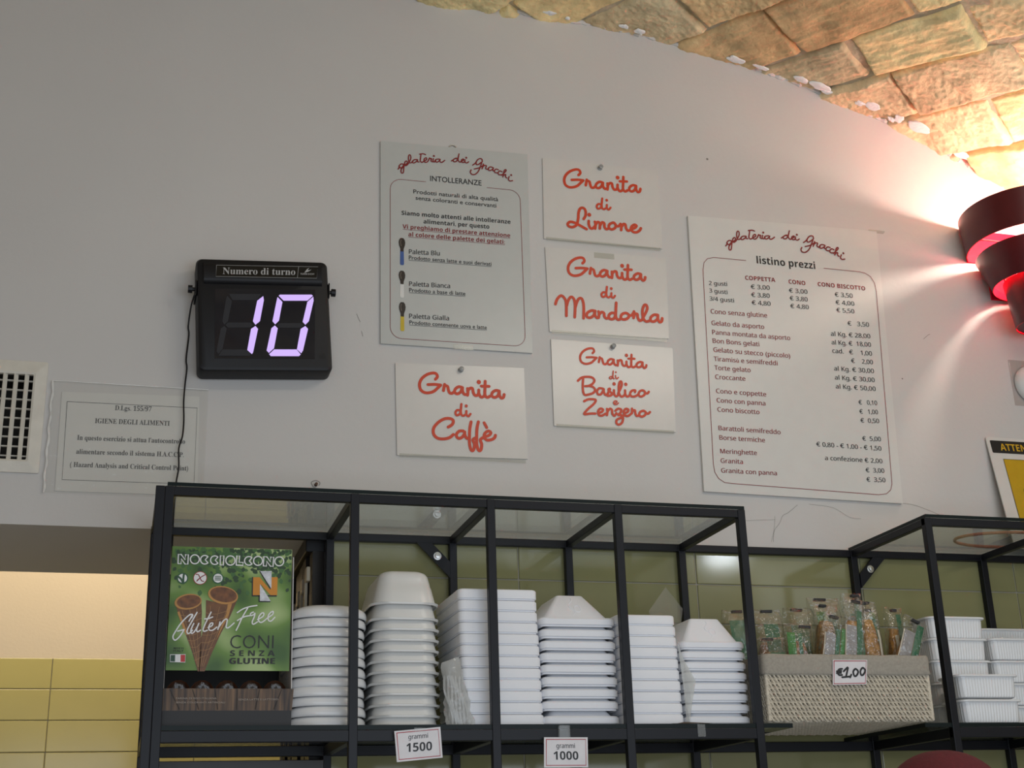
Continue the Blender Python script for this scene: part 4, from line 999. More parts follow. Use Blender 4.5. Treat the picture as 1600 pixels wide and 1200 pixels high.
# --- allergen notice
t = thing('allergen_notice', 'tall grey-white notice headed INTOLLERANZE with three drawn spatulas', 'sign', (0.672, 0, 2.83))
board(0, 0, 0, 0, 0.006, M_SIGN_G, t, 'board', [(0.4952, 3.0853), (0.8496, 3.0932), (0.8438, 2.5854), (0.4966, 2.5824)])
y = -0.0068
mb = MB()
mb.strokes('logo_big', 0.0028, y).dots('logo_dots', 0.0023, y)
mb.build('shop_name', M_RED, t)
for i, e in enumerate(TX['int']):
    mb = MB()
    mb.text(e, y)
    if 'u' in e[6]:
        mb.stroke([(e[1], e[2] - 0.0022), (e[1] + e[3], e[2] + e[4] - 0.0022)], 0.0008, y, smooth=False, cap=False)
    nm = ('heading' if i == 0 else 'intro_line' if i < 3 else 'statement_line' if i < 5 else 'request_line' if i < 7 else 'spatula_name' if 'm' in e[6] else 'spatula_note')
    mb.build(nm, M_RED if 'r' in e[6] else M_INK, t)
mb = MB()
bordered(mb, 0.5178, 0.8275, 2.5965, 2.990, 0.026, 0.601, 0.747, 0.0010, y, 0.010)
mb.build('border', M_RED, t)
for zt, zb, x, nm, c in ((2.8413, 2.7746, 0.5446, 'blue_spatula', (0.05, 0.11, 0.33)), (2.7604, 2.6948, 0.5444, 'white_spatula', (0.72, 0.72, 0.70)), (2.6839, 2.6149, 0.5449, 'yellow_spatula', (0.60, 0.45, 0.03))):
    h = zt - zb
    mb = MB()
    mb.poly([(x - 0.0045, zb + 0.003), (x - 0.003, zb), (x + 0.003, zb), (x + 0.0045, zb + 0.003), (x + 0.004, zb + h * 0.55), (x - 0.004, zb + h * 0.55)], y)
    sp = mb.build(nm, mat(nm + '_ink', c, 0.4), t)
    mb = MB()
    hw = [(0.0035, .50), (0.0038, .60), (0.0068, .74), (0.0075, .84), (0.0062, .94), (0.003, 1.0)]
    mb.poly([(x - a, zb + h * f) for a, f in hw] + [(x + a, zb + h * f) for a, f in hw[::-1]], y - 0.0003)
    mb.build('spoon_head', mat('dark_brown_ink', (0.03, 0.022, 0.018), 0.4), sp)
    mb = MB()
    mb.stroke([(x - 0.002, zb + h * .93), (x - 0.0035, zb + h * .84), (x - 0.002, zb + h * .70)], 0.0012, y - 0.0006)
    mb.build('highlight', mat('brown_highlight', (0.22, 0.18, 0.15), 0.4), sp)
mb = MB()
mb.tube([(0.6674 + 0.008 * math.cos(a), -0.003, 3.0890 + 0.008 * math.sin(a)) for a in [PI * k / 10 for k in range(11)]], 0.0015, 6)
mb.build('hanging_loop', M_STEEL, t)
mb = MB()
mb.box(0.66, 0.705, -0.0075, -0.0055, 2.5815, 2.5925)
mb.build('clear_tape', M_TAPE, t)

# --- price list
t = thing('price_list', 'large white price list headed listino prezzi in a dark red border', 'sign', (1.5, 0, 2.63))
board(0, 0, 0, 0, 0.008, M_SIGN, t, 'board', [(1.2517, 2.9728), (1.7677, 2.9840), (1.7412, 2.2715), (1.2361, 2.2794)])
y = -0.0088
mb = MB()
mb.strokes('logo2_big', 0.0033, y).dots('logo2_dots', 0.0027, y)
mb.build('shop_name', M_RED, t)
for e in TX['pre']:
    mb = MB()
    mb.text(e, y)
    nm = 'heading' if e[0].startswith('listino') else 'column_heading' if e[0].isupper() and 'r' in e[6] else 'size_name' if 'gusti' in e[0] else 'item_name' if 'r' in e[6] else 'price'
    mb.build(nm, M_RED if 'r' in e[6] else M_INK, t)
mb = MB()
mb.stroke([(1.395, 2.8660), (1.31, 2.8660), (1.293, 2.861), (1.2835, 2.850), (1.2790, 2.83), (1.2640, 2.345), (1.2660, 2.325), (1.274, 2.311), (1.288, 2.302), (1.305, 2.3005), (1.68, 2.2900), (1.700, 2.2930), (1.713, 2.303), (1.7185, 2.318), (1.7440, 2.815), (1.742, 2.838), (1.733, 2.854), (1.719, 2.862), (1.705, 2.8645), (1.605, 2.8650)], 0.0014, y, smooth=False)
mb.build('border', M_RED, t)
mb = MB()
mb.box(1.745, 1.79, -0.010, -0.0005, 2.9815, 2.9855)
mb.build('clear_tape', M_TAPE, t)

# --- food hygiene paper in a clear sleeve
t = thing('hygiene_notice', 'white paper about IGIENE DEGLI ALIMENTI in a clear plastic sleeve', 'notice', (-0.02, 0, 2.33))
board(0, 0, 0, 0, 0.002, M_PAPER, t, 'paper', [(-0.1560, 2.4290), (0.1160, 2.4360), (0.1215, 2.2235), (-0.1535, 2.2215)])
y = -0.0026
mb = MB()
for e in TX['hac']:
    mb = MB()
    mb.text(e, y, face='s')
    mb.build('text_line', mat('faded_black_ink', (0.030, 0.030, 0.032), 0.6), t)
mb = MB()
mb.stroke([(-0.1445, 2.4086), (0.1124, 2.4106), (0.1137, 2.2471), (-0.1417, 2.2449), (-0.1445, 2.4086), ], 0.0009, y, smooth=False)
mb.build('border', M_INK, t)
mb = MB()
random.seed(3)
sl = []
xs = [-0.1745 + 0.308 * i / 26 for i in range(27)]
zs = [2.2165 + 0.235 * j / 16 for j in range(17)]
for zq in zs:
    for xq in xs:
        sl.append((xq, -0.0045 - 0.002 * abs(noise.noise(Vector((xq * 22, zq * 16, 3)))) - (0.004 * max(0, noise.noise(Vector((xq * 9, zq * 30, 8)))) if xq < -0.15 else 0), zq))
mb.add(sl, [(j * 27 + i, j * 27 + i + 1, (j + 1) * 27 + i + 1, (j + 1) * 27 + i) for j in range(16) for i in range(26)])
mb.build('plastic_sleeve', clear('sleeve_film', (0.96, 0.96, 0.95), 0.08, 1.4, 0.07, 0.3), t, smooth=True)
mb = MB()
mb.tube([(-0.1745 + 0.0012 * math.sin(k), -0.004, 2.2165 + 0.235 * k / 30) for k in range(31)], [0.0016 + 0.0012 * abs(math.sin(k * 2.1)) for k in range(31)], 6)
mb.tube([(-0.1745 + 0.308 * k / 20, -0.004, 2.4515) for k in range(21)], 0.001, 6)
mb.build('welded_edge', mat('milky_plastic', (0.75, 0.75, 0.73), 0.2), t)

# --- ventilation grille
t = thing('vent_grille', 'cream ventilation grille with crossed slats at the left edge', 'vent', (-0.36, 0, 2.372))
x0, x1, z0, z1 = -0.54, -0.1865, 2.2555, 2.4890
xi0, xi1, zi0, zi1 = -0.51, -0.2125, 2.281, 2.460
mb = MB()
outer = rr2(x0, x1, z0, z1, 0.003, 2)
inner = rr2(xi0, xi1, zi0, zi1, 0.002, 2)
mid = rr2(xi0 - 0.004, xi1 + 0.004, zi0 - 0.004, zi1 + 0.004, 0.003, 2)
P3 = lambda o, yy: [(p[0], yy, p[1]) for p in o]
mb.loft([P3(outer, 0.0), P3(outer, -0.005), P3(mid, -0.010), P3(inner, -0.008), P3(inner, 0.0)])
mb.build('frame', M_VENT, t)
for k in range(20):
    x = xi1 - 0.012 - k * 0.0205
    if x < xi0 + 0.005:
        break
    mb = MB()
    c = Matrix.Translation((x, -0.0035, 0)) @ Matrix.Rotation(R(-40), 4, 'Z')
    mb.box(-0.0010, 0.0010, -0.0062, 0.0040, zi0, zi1, 0.0, c)
    mb.build('vertical_slat', M_VENT, t)
for k in range(9):
    z = zi0 + 0.012 + k * 0.0198
    mb = MB()
    mb.box(xi0, xi1, 0.010, 0.016, z - 0.0012, z + 0.0016)
    mb.build('horizontal_slat', M_VENT, t)
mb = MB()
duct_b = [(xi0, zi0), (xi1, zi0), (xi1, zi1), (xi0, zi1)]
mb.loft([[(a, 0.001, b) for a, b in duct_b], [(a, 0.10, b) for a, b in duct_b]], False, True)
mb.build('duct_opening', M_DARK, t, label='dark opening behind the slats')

# --- turn number display
t = thing('queue_display', 'black Numero di turno display with lit violet number 10', 'display', (0.239, 0, 2.607))
RT = Matrix.Translation((0.2385, 0, 2.6075)) @ Matrix.Rotation(R(-3.6), 4, 'Y')
W2, H2 = 0.139, 0.127


def ydisp(profile, hole=None):
    pass


mb = MB()
loops = []
for yy, inset, r_ in ((-0.004, 0.004, 0.012), (-0.008, 0.0, 0.013), (-0.052, 0.0, 0.013), (-0.0585, 0.003, 0.012), (-0.0605, 0.008, 0.010)):
    loops.append([(p[0], yy, p[1]) for p in rr2(-W2 + inset, W2 - inset, -H2 + inset, H2 - inset, r_)])
loops = [[RT @ Vector(p) for p in l] for l in loops]
mb.loft(loops[::-1], True, True)
mb.build('housing', M_BLACK, t, smooth=True)
mb = MB()
lp = []
for zz_, yy in ((0.116, -0.060), (0.113, -0.066), (0.104, -0.0685), (0.078, -0.0685), (0.070, -0.066), (0.067, -0.060)):
    lp.append([RT @ Vector((x, yy, zz_)) for x in (-0.124, -0.120, 0.120, 0.124)])
mb.loft(lp, False, False, False)
mb.build('header_hood', M_BLACK, t, smooth=True, angle=60)
DY = -0.0692
mb = MB()
pl = [(0.1346, 2.7075), (0.3479, 2.7235), (0.3456, 2.6964), (0.1344, 2.6816)]
mb.poly(pl, DY)
plate = mb.build('name_plate', mat('gloss_black_plate', (0.004, 0.004, 0.005), 0.2), t)
mb = MB()
mb.stroke(pl + [pl[0]], 0.0009, DY - 0.0004, smooth=False)
mb.stroke([(0.3065, 2.7200), (0.3045, 2.6935)], 0.0009, DY - 0.0004, smooth=False)
mb.build('plate_border', mat('grey_ink', (0.30, 0.30, 0.30), 0.4), plate)
mb = MB()
mb.text(TX['dis'][0], DY - 0.0004, face='s')
mb.build('lettering', mat('silver_ink', (0.42, 0.42, 0.42), 0.4), plate)
mb = MB()
mb.text(TX['dis'][1], DY - 0.0004, face='b').text(TX['dis'][2], DY - 0.0004)
for st in dec('bird_p'):
    mb.poly(st, DY - 0.0004)
mb.build('maker_mark', mat('silver_ink', (0.42, 0.42, 0.42), 0.4), plate)
mb = MB()
mb.poly([(0.1345, 2.6572), (0.3442, 2.6731), (0.346, 2.5145), (0.1400, 2.5009)], -0.0612)
win = mb.build('screen', mat('smoked_acrylic', (0.008, 0.009, 0.017), 0.06), t)
for st in dec('lit_p'):
    mb = MB()
    mb.poly(st, -0.0620)
    mb.build('lit_segment', mat('violet_led', (0.10, 0.09, 0.12), 0.4, emit=((0.62, 0.44, 0.96), 1.0)), win, label='glowing violet segment')
for st in dec('dim_p'):
    mb = MB()
    mb.poly(st, -0.0617)
    mb.build('unlit_segment', mat('unlit_led', (0.034, 0.036, 0.044), 0.3, spec=0.3), win)
mb = MB()
for i in range(6):
    for j in range(5):
        c = RT @ Vector((0.112 + i * 0.0022 + (j % 2) * 0.0011, 0, -0.088 - j * 0.0024))
        mb.disc((c.x, c.z), 0.0008, -0.0609, 6)
mb.build('speaker_holes', M_DARK, t)
for sx in (-1, 1):
    mb = MB()
    c = RT @ Vector((sx * (W2 + 0.0005), -0.045, 0.060))
    ax = Vector((sx, 0, 0))
    for r_, a, b in ((0.004, 0, 0.009), (0.0085, 0.007, 0.016)):
        lo = []
        for d_ in (a, b):
            lo.append([(c.x + sx * d_, c.y + r_ * math.cos(2 * PI * j / 10), c.z + r_ * math.sin(2 * PI * j / 10)) for j in range(10)])
        mb.loft(lo, True, True)
    mb.build('tilt_knob', M_BLACK, t)
    mb = MB()
    mb.box(c.x + sx * 0.0005 - 0.0014, c.x + sx * 0.0005 + 0.0014, -0.058, -0.0005, c.z - 0.017, c.z + 0.017, 0.001)
    mb.build('bracket_arm', M_BLACK, t)
mb = MB()
cp = [(0.0950, -0.045, 2.652), (0.0885, -0.030, 2.628), (0.0851, -0.012, 2.588), (0.0875, -0.008, 2.570), (0.0846, -0.008, 2.516), (0.0871, -0.008, 2.494), (0.0850, -0.008, 2.455), (0.0844, -0.010, 2.417), (0.0866, -0.010, 2.380), (0.0855, -0.010, 2.345),
      (0.0795, -0.011, 2.318), (0.0815, -0.011, 2.279), (0.0778, -0.011, 2.243), (0.0765, -0.0075, 2.19), (0.0770, -0.0035, 2.150), (0.078, -0.0030, 2.10), (0.083, 0.03, 2.05), (0.090, 0.05, 1.90)]
cp2 = []
for i in range(len(cp) - 1):
    a, b, c, d = (Vector(cp[max(i - 1, 0)]), Vector(cp[i]), Vector(cp[i + 1]), Vector(cp[min(i + 2, len(cp) - 1)]))
    for k in range(4):
        q = k / 4
        cp2.append(0.5 * ((2 * b) + (c - a) * q + (2 * a - 5 * b + 4 * c - d) * q * q + (3 * b - a - 3 * c + d) * q ** 3))
cp2.append(Vector(cp[-1]))
mb.tube(cp2, 0.0017, 6)
mb.build('power_cord', M_BLACK, t, smooth=True)

# --- surveillance warning plate leaning on the wall above the right unit
t = thing('warning_plate', 'white and yellow ATTENZIONE camera warning plate leaning on the wall', 'sign', (1.996, -0.052, 2.1605))
LE = Matrix.Translation((1.996, -0.050, 2.1610)) @ Matrix.Rotation(R(-9.2), 4, 'X')
w_, h_ = 0.215, 0.293
mb = MB()
lp = [[(p[0], yy, p[1]) for p in rr2(0, w_, 0, h_, 0.006)] for yy in (0.0, -0.003)]
mb.loft([[LE @ Vector(p) for p in l] for l in lp], True, True)
mb.build('plate', M_SIGN, t)


def on_plate(mb, name, m, parent=t, lab=None):
    mb.v = [tuple(LE @ Vector(p)) for p in mb.v]
    return mb.build(name, m, parent, label=lab)


mb = MB()
mb.poly(rr2(0.009, w_ - 0.009, 0.250, 0.284, 0.003), -0.0033)
on_plate(mb, 'header_band', M_INK)
mb = MB()
mb.text(('ATTENZIONE', 0.034, 0.2575, 0.147, 0, 0.0185, 'b'), -0.0037)
on_plate(mb, 'yellow_lettering', mat('warning_yellow_ink', (0.62, 0.38, 0.02), 0.4))
mb = MB()
mb.poly([(0.034, 0.047), (0.181, 0.047), (0.181, 0.234), (0.034, 0.234)], -0.0033)
on_plate(mb, 'yellow_panel', mat('warning_yellow', (0.52, 0.33, 0.012), 0.4))
mb = MB()
mb.stroke([(0.034, 0.047), (0.181, 0.047), (0.181, 0.234), (0.034, 0.234), (0.034, 0.047)], 0.0016, -0.0037, smooth=False)
cx_, cz_ = 0.078, 0.150
for r_ in (0.0105, 0.0055):
    mb.stroke([(cx_ + r_ * math.cos(2 * PI * k / 16), cz_ + r_ * math.sin(2 * PI * k / 16)) for k in range(17)], 0.0014, -0.0037, smooth=False)
mb.stroke([(cx_ - 0.004, cz_ + 0.010), (cx_ + 0.008, cz_ + 0.024), (cx_ + 0.060, cz_ + 0.030), (cx_ + 0.078, cz_ + 0.010), (cx_ + 0.070, cz_ - 0.012), (cx_ + 0.010, cz_ - 0.006)], 0.0014, -0.0037, smooth=False)
mb.stroke([(cx_ + 0.02, cz_ - 0.008), (cx_ + 0.014, cz_ - 0.022), (cx_ + 0.030, cz_ - 0.026), (cx_ + 0.05, cz_ - 0.05), (cx_ + 0.09, cz_ - 0.05)], 0.0014, -0.0037, smooth=False)
mb.text(('AREA VIDEOSORVEGLIATA', 0.034, 0.029, 0.147, 0, 0.0125, 'm'), -0.0037)
on_plate(mb, 'black_drawing', M_INK)

# --- smoke detector
t = thing('smoke_detector', 'round white detector on a clear square plate beside the red lamp', 'detector', (2.153, 0, 2.603))
mb = MB()
mb.box(2.100, 2.206, -0.004, -0.0002, 2.540, 2.661, 0.001)
mb.build('mounting_plate', clear('acrylic_plate', (0.93, 0.90, 0.89), 0.05, 1.45, 0.06), t)
mb = MB()
cx_, cz_ = 2.157, 2.597
lp = []
for r_, yy in ((0.050, -0.0045), (0.050, -0.014), (0.046, -0.022), (0.034, -0.030), (0.030, -0.034), (0.026, -0.036), (0.01, -0.038)):
    lp.append([(cx_ + r_ * math.cos(2 * PI * k / 32), yy, cz_ + r_ * math.sin(2 * PI * k / 32)) for k in range(32)])
mb.loft(lp, True, True)
mb.build('sensor_dome', mat('white_sensor_plastic', (0.70, 0.72, 0.72), 0.35), t, smooth=True)

# --- old screw plug
t = thing('wall_screw', 'small screw in a ragged plug hole above the left shelf', 'screw', (0.361, 0, 2.258))
mb = MB()
mb.stroke([(0.361 + 0.0085 * math.cos(a) * (1 + .15 * math.sin(3 * a)), 2.259 + 0.0075 * math.sin(a)) for a in [R(-20 + 290 * k / 14) for k in range(15)]], 0.0016, -0.0006)
mb.build('plug_rim', mat('plug_shadow', (0.25, 0.23, 0.22), 0.8), t)
mb = MB()
pin(mb, 0.3615, 2.257, 0.0, 0.0035)
mb.build('screw_head', mat('rusty_screw', (0.10, 0.06, 0.045), 0.5, metal=0.6), t, smooth=True)

# --- tiered red wall lamp
LX, LY = 2.137, -0.118
t = thing('wall_lamp', 'tiered dark red metal wall lamp glowing pink inside', 'lamp', (LX, 0, 2.86))
M_RIN = mat('bright_red_lining', (0.80, 0.010, 0.036), 0.55, spec=0.15)
M_ROUT = mat('maroon_enamel', (0.075, 0.004, 0.008), 0.32, spec=0.5)


def shade(name, zb, zt, rb, rt, closed=False):
    mb = MB()
    a_lo = []
    N = 96
    prof_o = [(rb, zb), (rb + (rt - rb) * 0.5, (zb + zt) / 2), (rt, zt)]
    # keep only the part in front of the wall
    for kind in (0, 1):
        mb.cur = kind
        off = 0.0 if kind == 0 else -0.0016
        lp = []
        for r_, z in prof_o:
            rr_ = r_ + off
            lim = math.asin(min(1.0, (-LY - 0.002) / rr_)) if rr_ > -LY else PI / 2
            a0, a1 = PI - lim if lim < PI / 2 else PI / 2, 2 * PI + (lim if lim < PI / 2 else PI / 2)
            lp.append([(LX + rr_ * math.cos(a0 + (a1 - a0) * k / N), LY + rr_ * math.sin(a0 + (a1 - a0) * k / N), z) for k in range(N + 1)])
        if kind == 0:
            mb.loft(lp, False, False, False)
            outer_lp = lp
        else:
            mb.loft([l[::-1] for l in lp], False, False, False)
            inner_lp = lp
    # rims: bottom rim shows the lining colour, top rim the enamel
    mb.cur = 1
    mb.loft([inner_lp[0], outer_lp[0]], False, False, False)
    mb.cur = 0
    mb.loft([outer_lp[-1], inner_lp[-1]], False, False, False)
    if closed:
        mb.cur = 0
        c = [(LX + (rb - 0.002) * math.cos(2 * PI * k / 48), LY + (rb - 0.002) * math.sin(2 * PI * k / 48), zb + 0.004) for k in range(48)]
        mb.add(c, [tuple(range(48))])
    return mb.build(name, [M_ROUT, M_RIN], t, smooth=True)


for zb_, zt_, hc in ((2.923, 3.016, 0.113), (2.823, 2.903, 0.058)):
    mb = MB()
    mb.box(LX - hc, LX + hc, -0.0055, -0.0005, zb_, zt_, 0.001)
    mb.build('back_plate', M_RIN, t, label='bright red back plate')
shade('shade_ring', 2.923, 3.018, 0.1585, 0.1675)
shade('shade_ring', 2.821, 2.905, 0.110, 0.140)
shade('shade_ring', 2.712, 2.832, 0.070, 0.084, True)
mb = MB()
mb.box(LX - 0.012, LX + 0.012, -0.010, -0.0060, 2.85, 2.99, 0.001)
for z in (2.93, 2.86):
    mb.tube([(LX, -0.008, z), (LX, -0.19 if z > 2.9 else -0.135, z)], 0.004, 8)
    mb.tube([(LX - 0.155 if z > 2.9 else LX - 0.118, LY, z), (LX - 0.004, LY, z)], 0.0022, 6)
mb.build('bracket', M_ROUT, t)
for nm, yb_, prof, m_ in (('top_bulb', -0.205, ((0.008, 2.950), (0.016, 2.956), (0.020, 2.970), (0.018, 2.985), (0.008, 2.993)), mat('lamp_glow', (1, 0.95, 0.9), 0.5, emit=((1.0, 0.85, 0.71), 450.0))),
                          ('lower_bulb', -0.135, ((0.008, 2.845), (0.014, 2.850), (0.016, 2.875), (0.014, 2.905), (0.006, 2.911)), mat('lower_glow', (1, 0.9, 0.85), 0.5, emit=((1.0, 0.45, 0.42), 70.0)))):  # red tint stands in for light bounced off the red lining
    mb = MB()
    lp = []
    for r_, z in prof:
        lp.append([(LX + r_ * math.cos(2 * PI * k / 16), yb_ + r_ * math.sin(2 * PI * k / 16), z) for k in range(16)])
    mb.loft(lp, True, True)
    mb.build(nm, m_, t, smooth=True)
# ================================================================== TUBS ON THE SHELVES
ZG = ZB1 + 0.0085            # top of the lower glass
ORD = ['topmost', 'second from the top', 'third from the top', 'fourth from the top', 'fifth from the top', 'sixth from the top', 'seventh from the top',
       'eighth from the top', 'ninth from the top', 'tenth from the top', 'eleventh from the top', 'twelfth from the top']


def stack(name, proto, zs, cx, cy, kind, where, cat, group, jit=0.0, tilt=0.0, lean=0.0, seed=1, last='lowest'):
    """zs: rim heights from the top down"""
    random.seed(seed)
    for i, z in enumerate(zs):
        o = ORD[i] if i < len(zs) - 1 else last
        lab = f'{kind}, {o} in {where}'
        rot = (R(random.uniform(-tilt, tilt)) if i < len(zs) - 1 else 0, R(random.uniform(-tilt, tilt)) if i < len(zs) - 1 else 0, R(random.uniform(-1, 1) * (3 if jit > 0.001 else 0)))
        loc = (cx + lean * (z - ZG) + random.uniform(-jit, jit), cy + random.uniform(-jit, jit), z)
        if i == 0:
            proto.location, proto.rotation_euler = loc, rot
            proto['label'] = lab
            proto['group'] = group
        else:
            dup(proto, loc, rot, lab, group)


# first stack: glossy shallow bowls, a little askew
p = thing('plastic_bowl', '', 'bowl')
prof = [(0.0694, 0.099, 0.0, 0.055), (0.0704, 0.1002, 0.0012, 0.055), (0.0707, 0.1005, 0.0050, 0.055), (0.0700, 0.100, 0.0105, 0.055), (0.0682, 0.098, 0.0140, 0.053), (0.0645, 0.0945, 0.0172, 0.050), (0.0570, 0.087, 0.0215, 0.044), (0.0490, 0.079, 0.0242, 0.038), (0.040, 0.070, 0.0252, 0.032)]
shell(prof, 0, 9).build('body', M_WHITEPL, p, smooth=True, local=True, angle=50)
zs = [1.9305 - 0.01755 * i for i in range(11)] + [ZG + 0.0003]
stack('plastic_bowl', p, zs, 0.3545, -0.200, 'glossy white bowl', 'the crooked stack beside the cone box', 'bowl', 'shallow bowls in the first stack', 0.0018, 0.45, -0.004, 5)

# second stack: deep rounded tubs upside down
p = thing('plastic_tub', '', 'tub')
prof = [(0.0645, 0.100, 0.0, 0.040), (0.0650, 0.1005, 0.0012, 0.040), (0.0648, 0.1003, 0.0038, 0.034), (0.0600, 0.0955, 0.0048, 0.032), (0.0588, 0.0943, 0.010, 0.032), (0.0530, 0.0885, 0.034, 0.028), (0.0522, 0.0875, 0.0355, 0.028), (0.0488, 0.084, 0.050, 0.026), (0.0468, 0.082, 0.0575, 0.025), (0.0430, 0.078, 0.0630, 0.023), (0.0370, 0.072, 0.0662, 0.020), (0.028, 0.062, 0.0675, 0.016)]
shell(prof, 0, 8).build('body', M_TUB, p, smooth=True, local=True, angle=50)
zs = [1.9555, 1.927] + [1.9075 - 0.0194 * i for i in range(9)] + [ZG + 0.0003]
stack('plastic_tub', p, zs, 0.4945, -0.200, 'ivory rounded tub', 'the tallest stack on the shelf', 'tub', 'deep tubs in the second stack', 0.0006, 0.0, 0.0, 7)


def foam_lid(hw, hd, h):
    t = thing('foam_tray', '', 'tray')
    prof = [(hw - 0.0022, hd - 0.0022, 0.0, 0.011), (hw - 0.0022, hd - 0.0022, 0.0022, 0.011), (hw, hd, 0.0030, 0.012), (hw, hd, h - 0.0035, 0.012), (hw - 0.0012, hd - 0.0012, h - 0.0012, 0.011), (hw - 0.0035, hd - 0.0035, h, 0.010)]
    shell(prof, 0, 4, 0.0030).build('body', M_FOAM, t, smooth=True, local=True, angle=35)
    return t


def foam_box(hw, hd, band, bw, bd, th, h, gap):
    """upturned insulated box: skirt below, tapering body above"""
    t = thing('foam_box', '', 'box')
    prof = [(hw - 0.003, hd - 0.003, 0.0, 0.010), (hw - 0.003, hd - 0.003, gap, 0.010), (hw, hd, gap + 0.001, 0.012), (hw, hd, band - 0.003, 0.012), (hw - 0.003, hd - 0.003, band, 0.010),
            (bw, bd, band + 0.0005, 0.012), (th, bd - (bw - th), h - 0.001, 0.006), (th - 0.002, bd - (bw - th) - 0.002, h, 0.005)]
    b = shell(prof, 0, 4, 0.0035).build('body', M_FOAM, t, smooth=True, local=True, angle=30)
    return t, b


def emboss(t, b, bw, bd, th, band, h, hook):
    """wavy raised maker's mark pressed into the sloping front"""
    mb = MB()
    sl = (bw - th) / (h - band)
    pts = []
    for k in range(25):
        u = k / 24
        z = h - 0.006 - u * (h - band - 0.012)
        y = -(bd - (z - band) * sl) - 0.0002
        pts.append((-0.004 + 0.005 * math.sin(u * 9 + 0.8) + (0.006 if hook else 0.0) * u, y, z))
    mb.tube(pts, 0.0007, 6)
    ring = []
    zc = band + (h - band) * 0.42
    for k in range(17):
        a = 2 * PI * k / 16
        z = zc + 0.007 * math.sin(a)
        ring.append((0.008 + 0.0065 * math.cos(a), -(bd - (z - band) * sl) - 0.0002, z))
    mb.tube(ring, 0.0006, 6)
    return mb.build('embossed_mark', M_FOAM, t, local=True, smooth=True)


p = foam_lid(0.0770, 0.100, 0.0206)
zs = [1.9876 - 0.0209 * (i + 1) for i in range(11)] + [ZG + 0.0002]
stack('foam_tray', p, zs, 0.6735, -0.2005, 'white foam tray', 'the tall stack beside the film bag', 'tray', 'polystyrene trays in the third stack', 0.0005, 0.1, -0.030, 9)

p, b = foam_box(0.0745, 0.098, 0.0172, 0.0640, 0.088, 0.0270, 0.0505 + 0.0172, 0.0030)
emboss(p, b, 0.064, 0.088, 0.027, 0.0172, 0.0677, False)
p['label'] = ''
# only the topmost box shows its raised mark
zs = [1.9365 - 0.0172 - 0.0222 * i for i in range(8)] + [ZG + 0.0003]
mark = [c for c in p.children if c.name.startswith('embossed')][0]
mark.parent = None
stack('foam_box', p, zs, 0.8235, -0.2015, 'white foam box', 'the stack above the grammi 1000 card', 'box', 'polystyrene boxes in the fourth stack', 0.0008, 0.0, 0.002, 12)
mark.parent = p

p = foam_lid(0.0610, 0.100, 0.0205)
zs = [1.9447 - 0.0208 * (i + 1) for i in range(9)] + [ZG + 0.0002]
stack('foam_tray', p, zs, 0.9665, -0.2005, 'white foam tray', 'the flat-topped stack under the clear sheet', 'tray', 'polystyrene trays in the fifth stack', 0.0005, 0.1, -0.028, 15)

p, b = foam_box(0.0670, 0.098, 0.0160, 0.0580, 0.089, 0.0310, 0.0495 + 0.0160, 0.0030)
emboss(p, b, 0.058, 0.089, 0.031, 0.0160, 0.0655, True)
mark = [c for c in p.children if c.name.startswith('embossed')][0]
mark.parent = None
zs = [1.8955 - 0.0160 - 0.0200 * i for i in range(7)] + [ZG + 0.0003]
stack('foam_box', p, zs, 1.0985, -0.2015, 'white foam box', 'the stack beside the wicker basket', 'box', 'polystyrene boxes in the sixth stack', 0.0008, 0.0, 0.0, 18)
mark.parent = p

# --- bag of folded film wedged between two stacks
t = thing('film_bag', 'clear bag of folded white film leaning between the tubs and trays', 'bag', (0.585, -0.31, ZG))
random.seed(2)
mb = MB()
lp = []
for k in range(15):
    u = k / 14
    z = ZG + 0.0005 + u * 0.116
    xc = 0.588 - 0.018 * u
    w = 0.026 - 0.010 * u
    d = 0.004 + 0.010 * math.sin(PI * min(1, u * 0.9 + 0.1))
    ring = []
    for j in range(20):
        a = 2 * PI * j / 20
        wob = 1 + 0.28 * noise.noise(Vector((math.cos(a) * 2, math.sin(a) * 2, u * 7)))
        ring.append((xc + w * math.cos(a) * wob, -0.312 + d * math.sin(a) * wob, z + 0.006 * math.cos(a) * u))
    lp.append(ring)
mb.loft(lp, True, True)
mb.build('bag_film', clear('milky_film', (0.93, 0.94, 0.93), 0.10, 1.45, 0.30, 0.4), t, smooth=True)
mb = MB()
for k in range(7):
    x0 = 0.573 + 0.0048 * k
    pts = [(x0 + 0.003 * math.sin(q * 0.8 + k), -0.312 + 0.0015 * math.sin(q + k), ZG + 0.002 + 0.0095 * q) for q in range(10)]
    mb.tube([(a - 0.0018 * q, b_, c) for q, (a, b_, c) in enumerate(pts)], 0.0021, 6)
mb.build('folded_film', mat('folded_white_film', (0.55, 0.56, 0.57), 0.3), t, smooth=True)

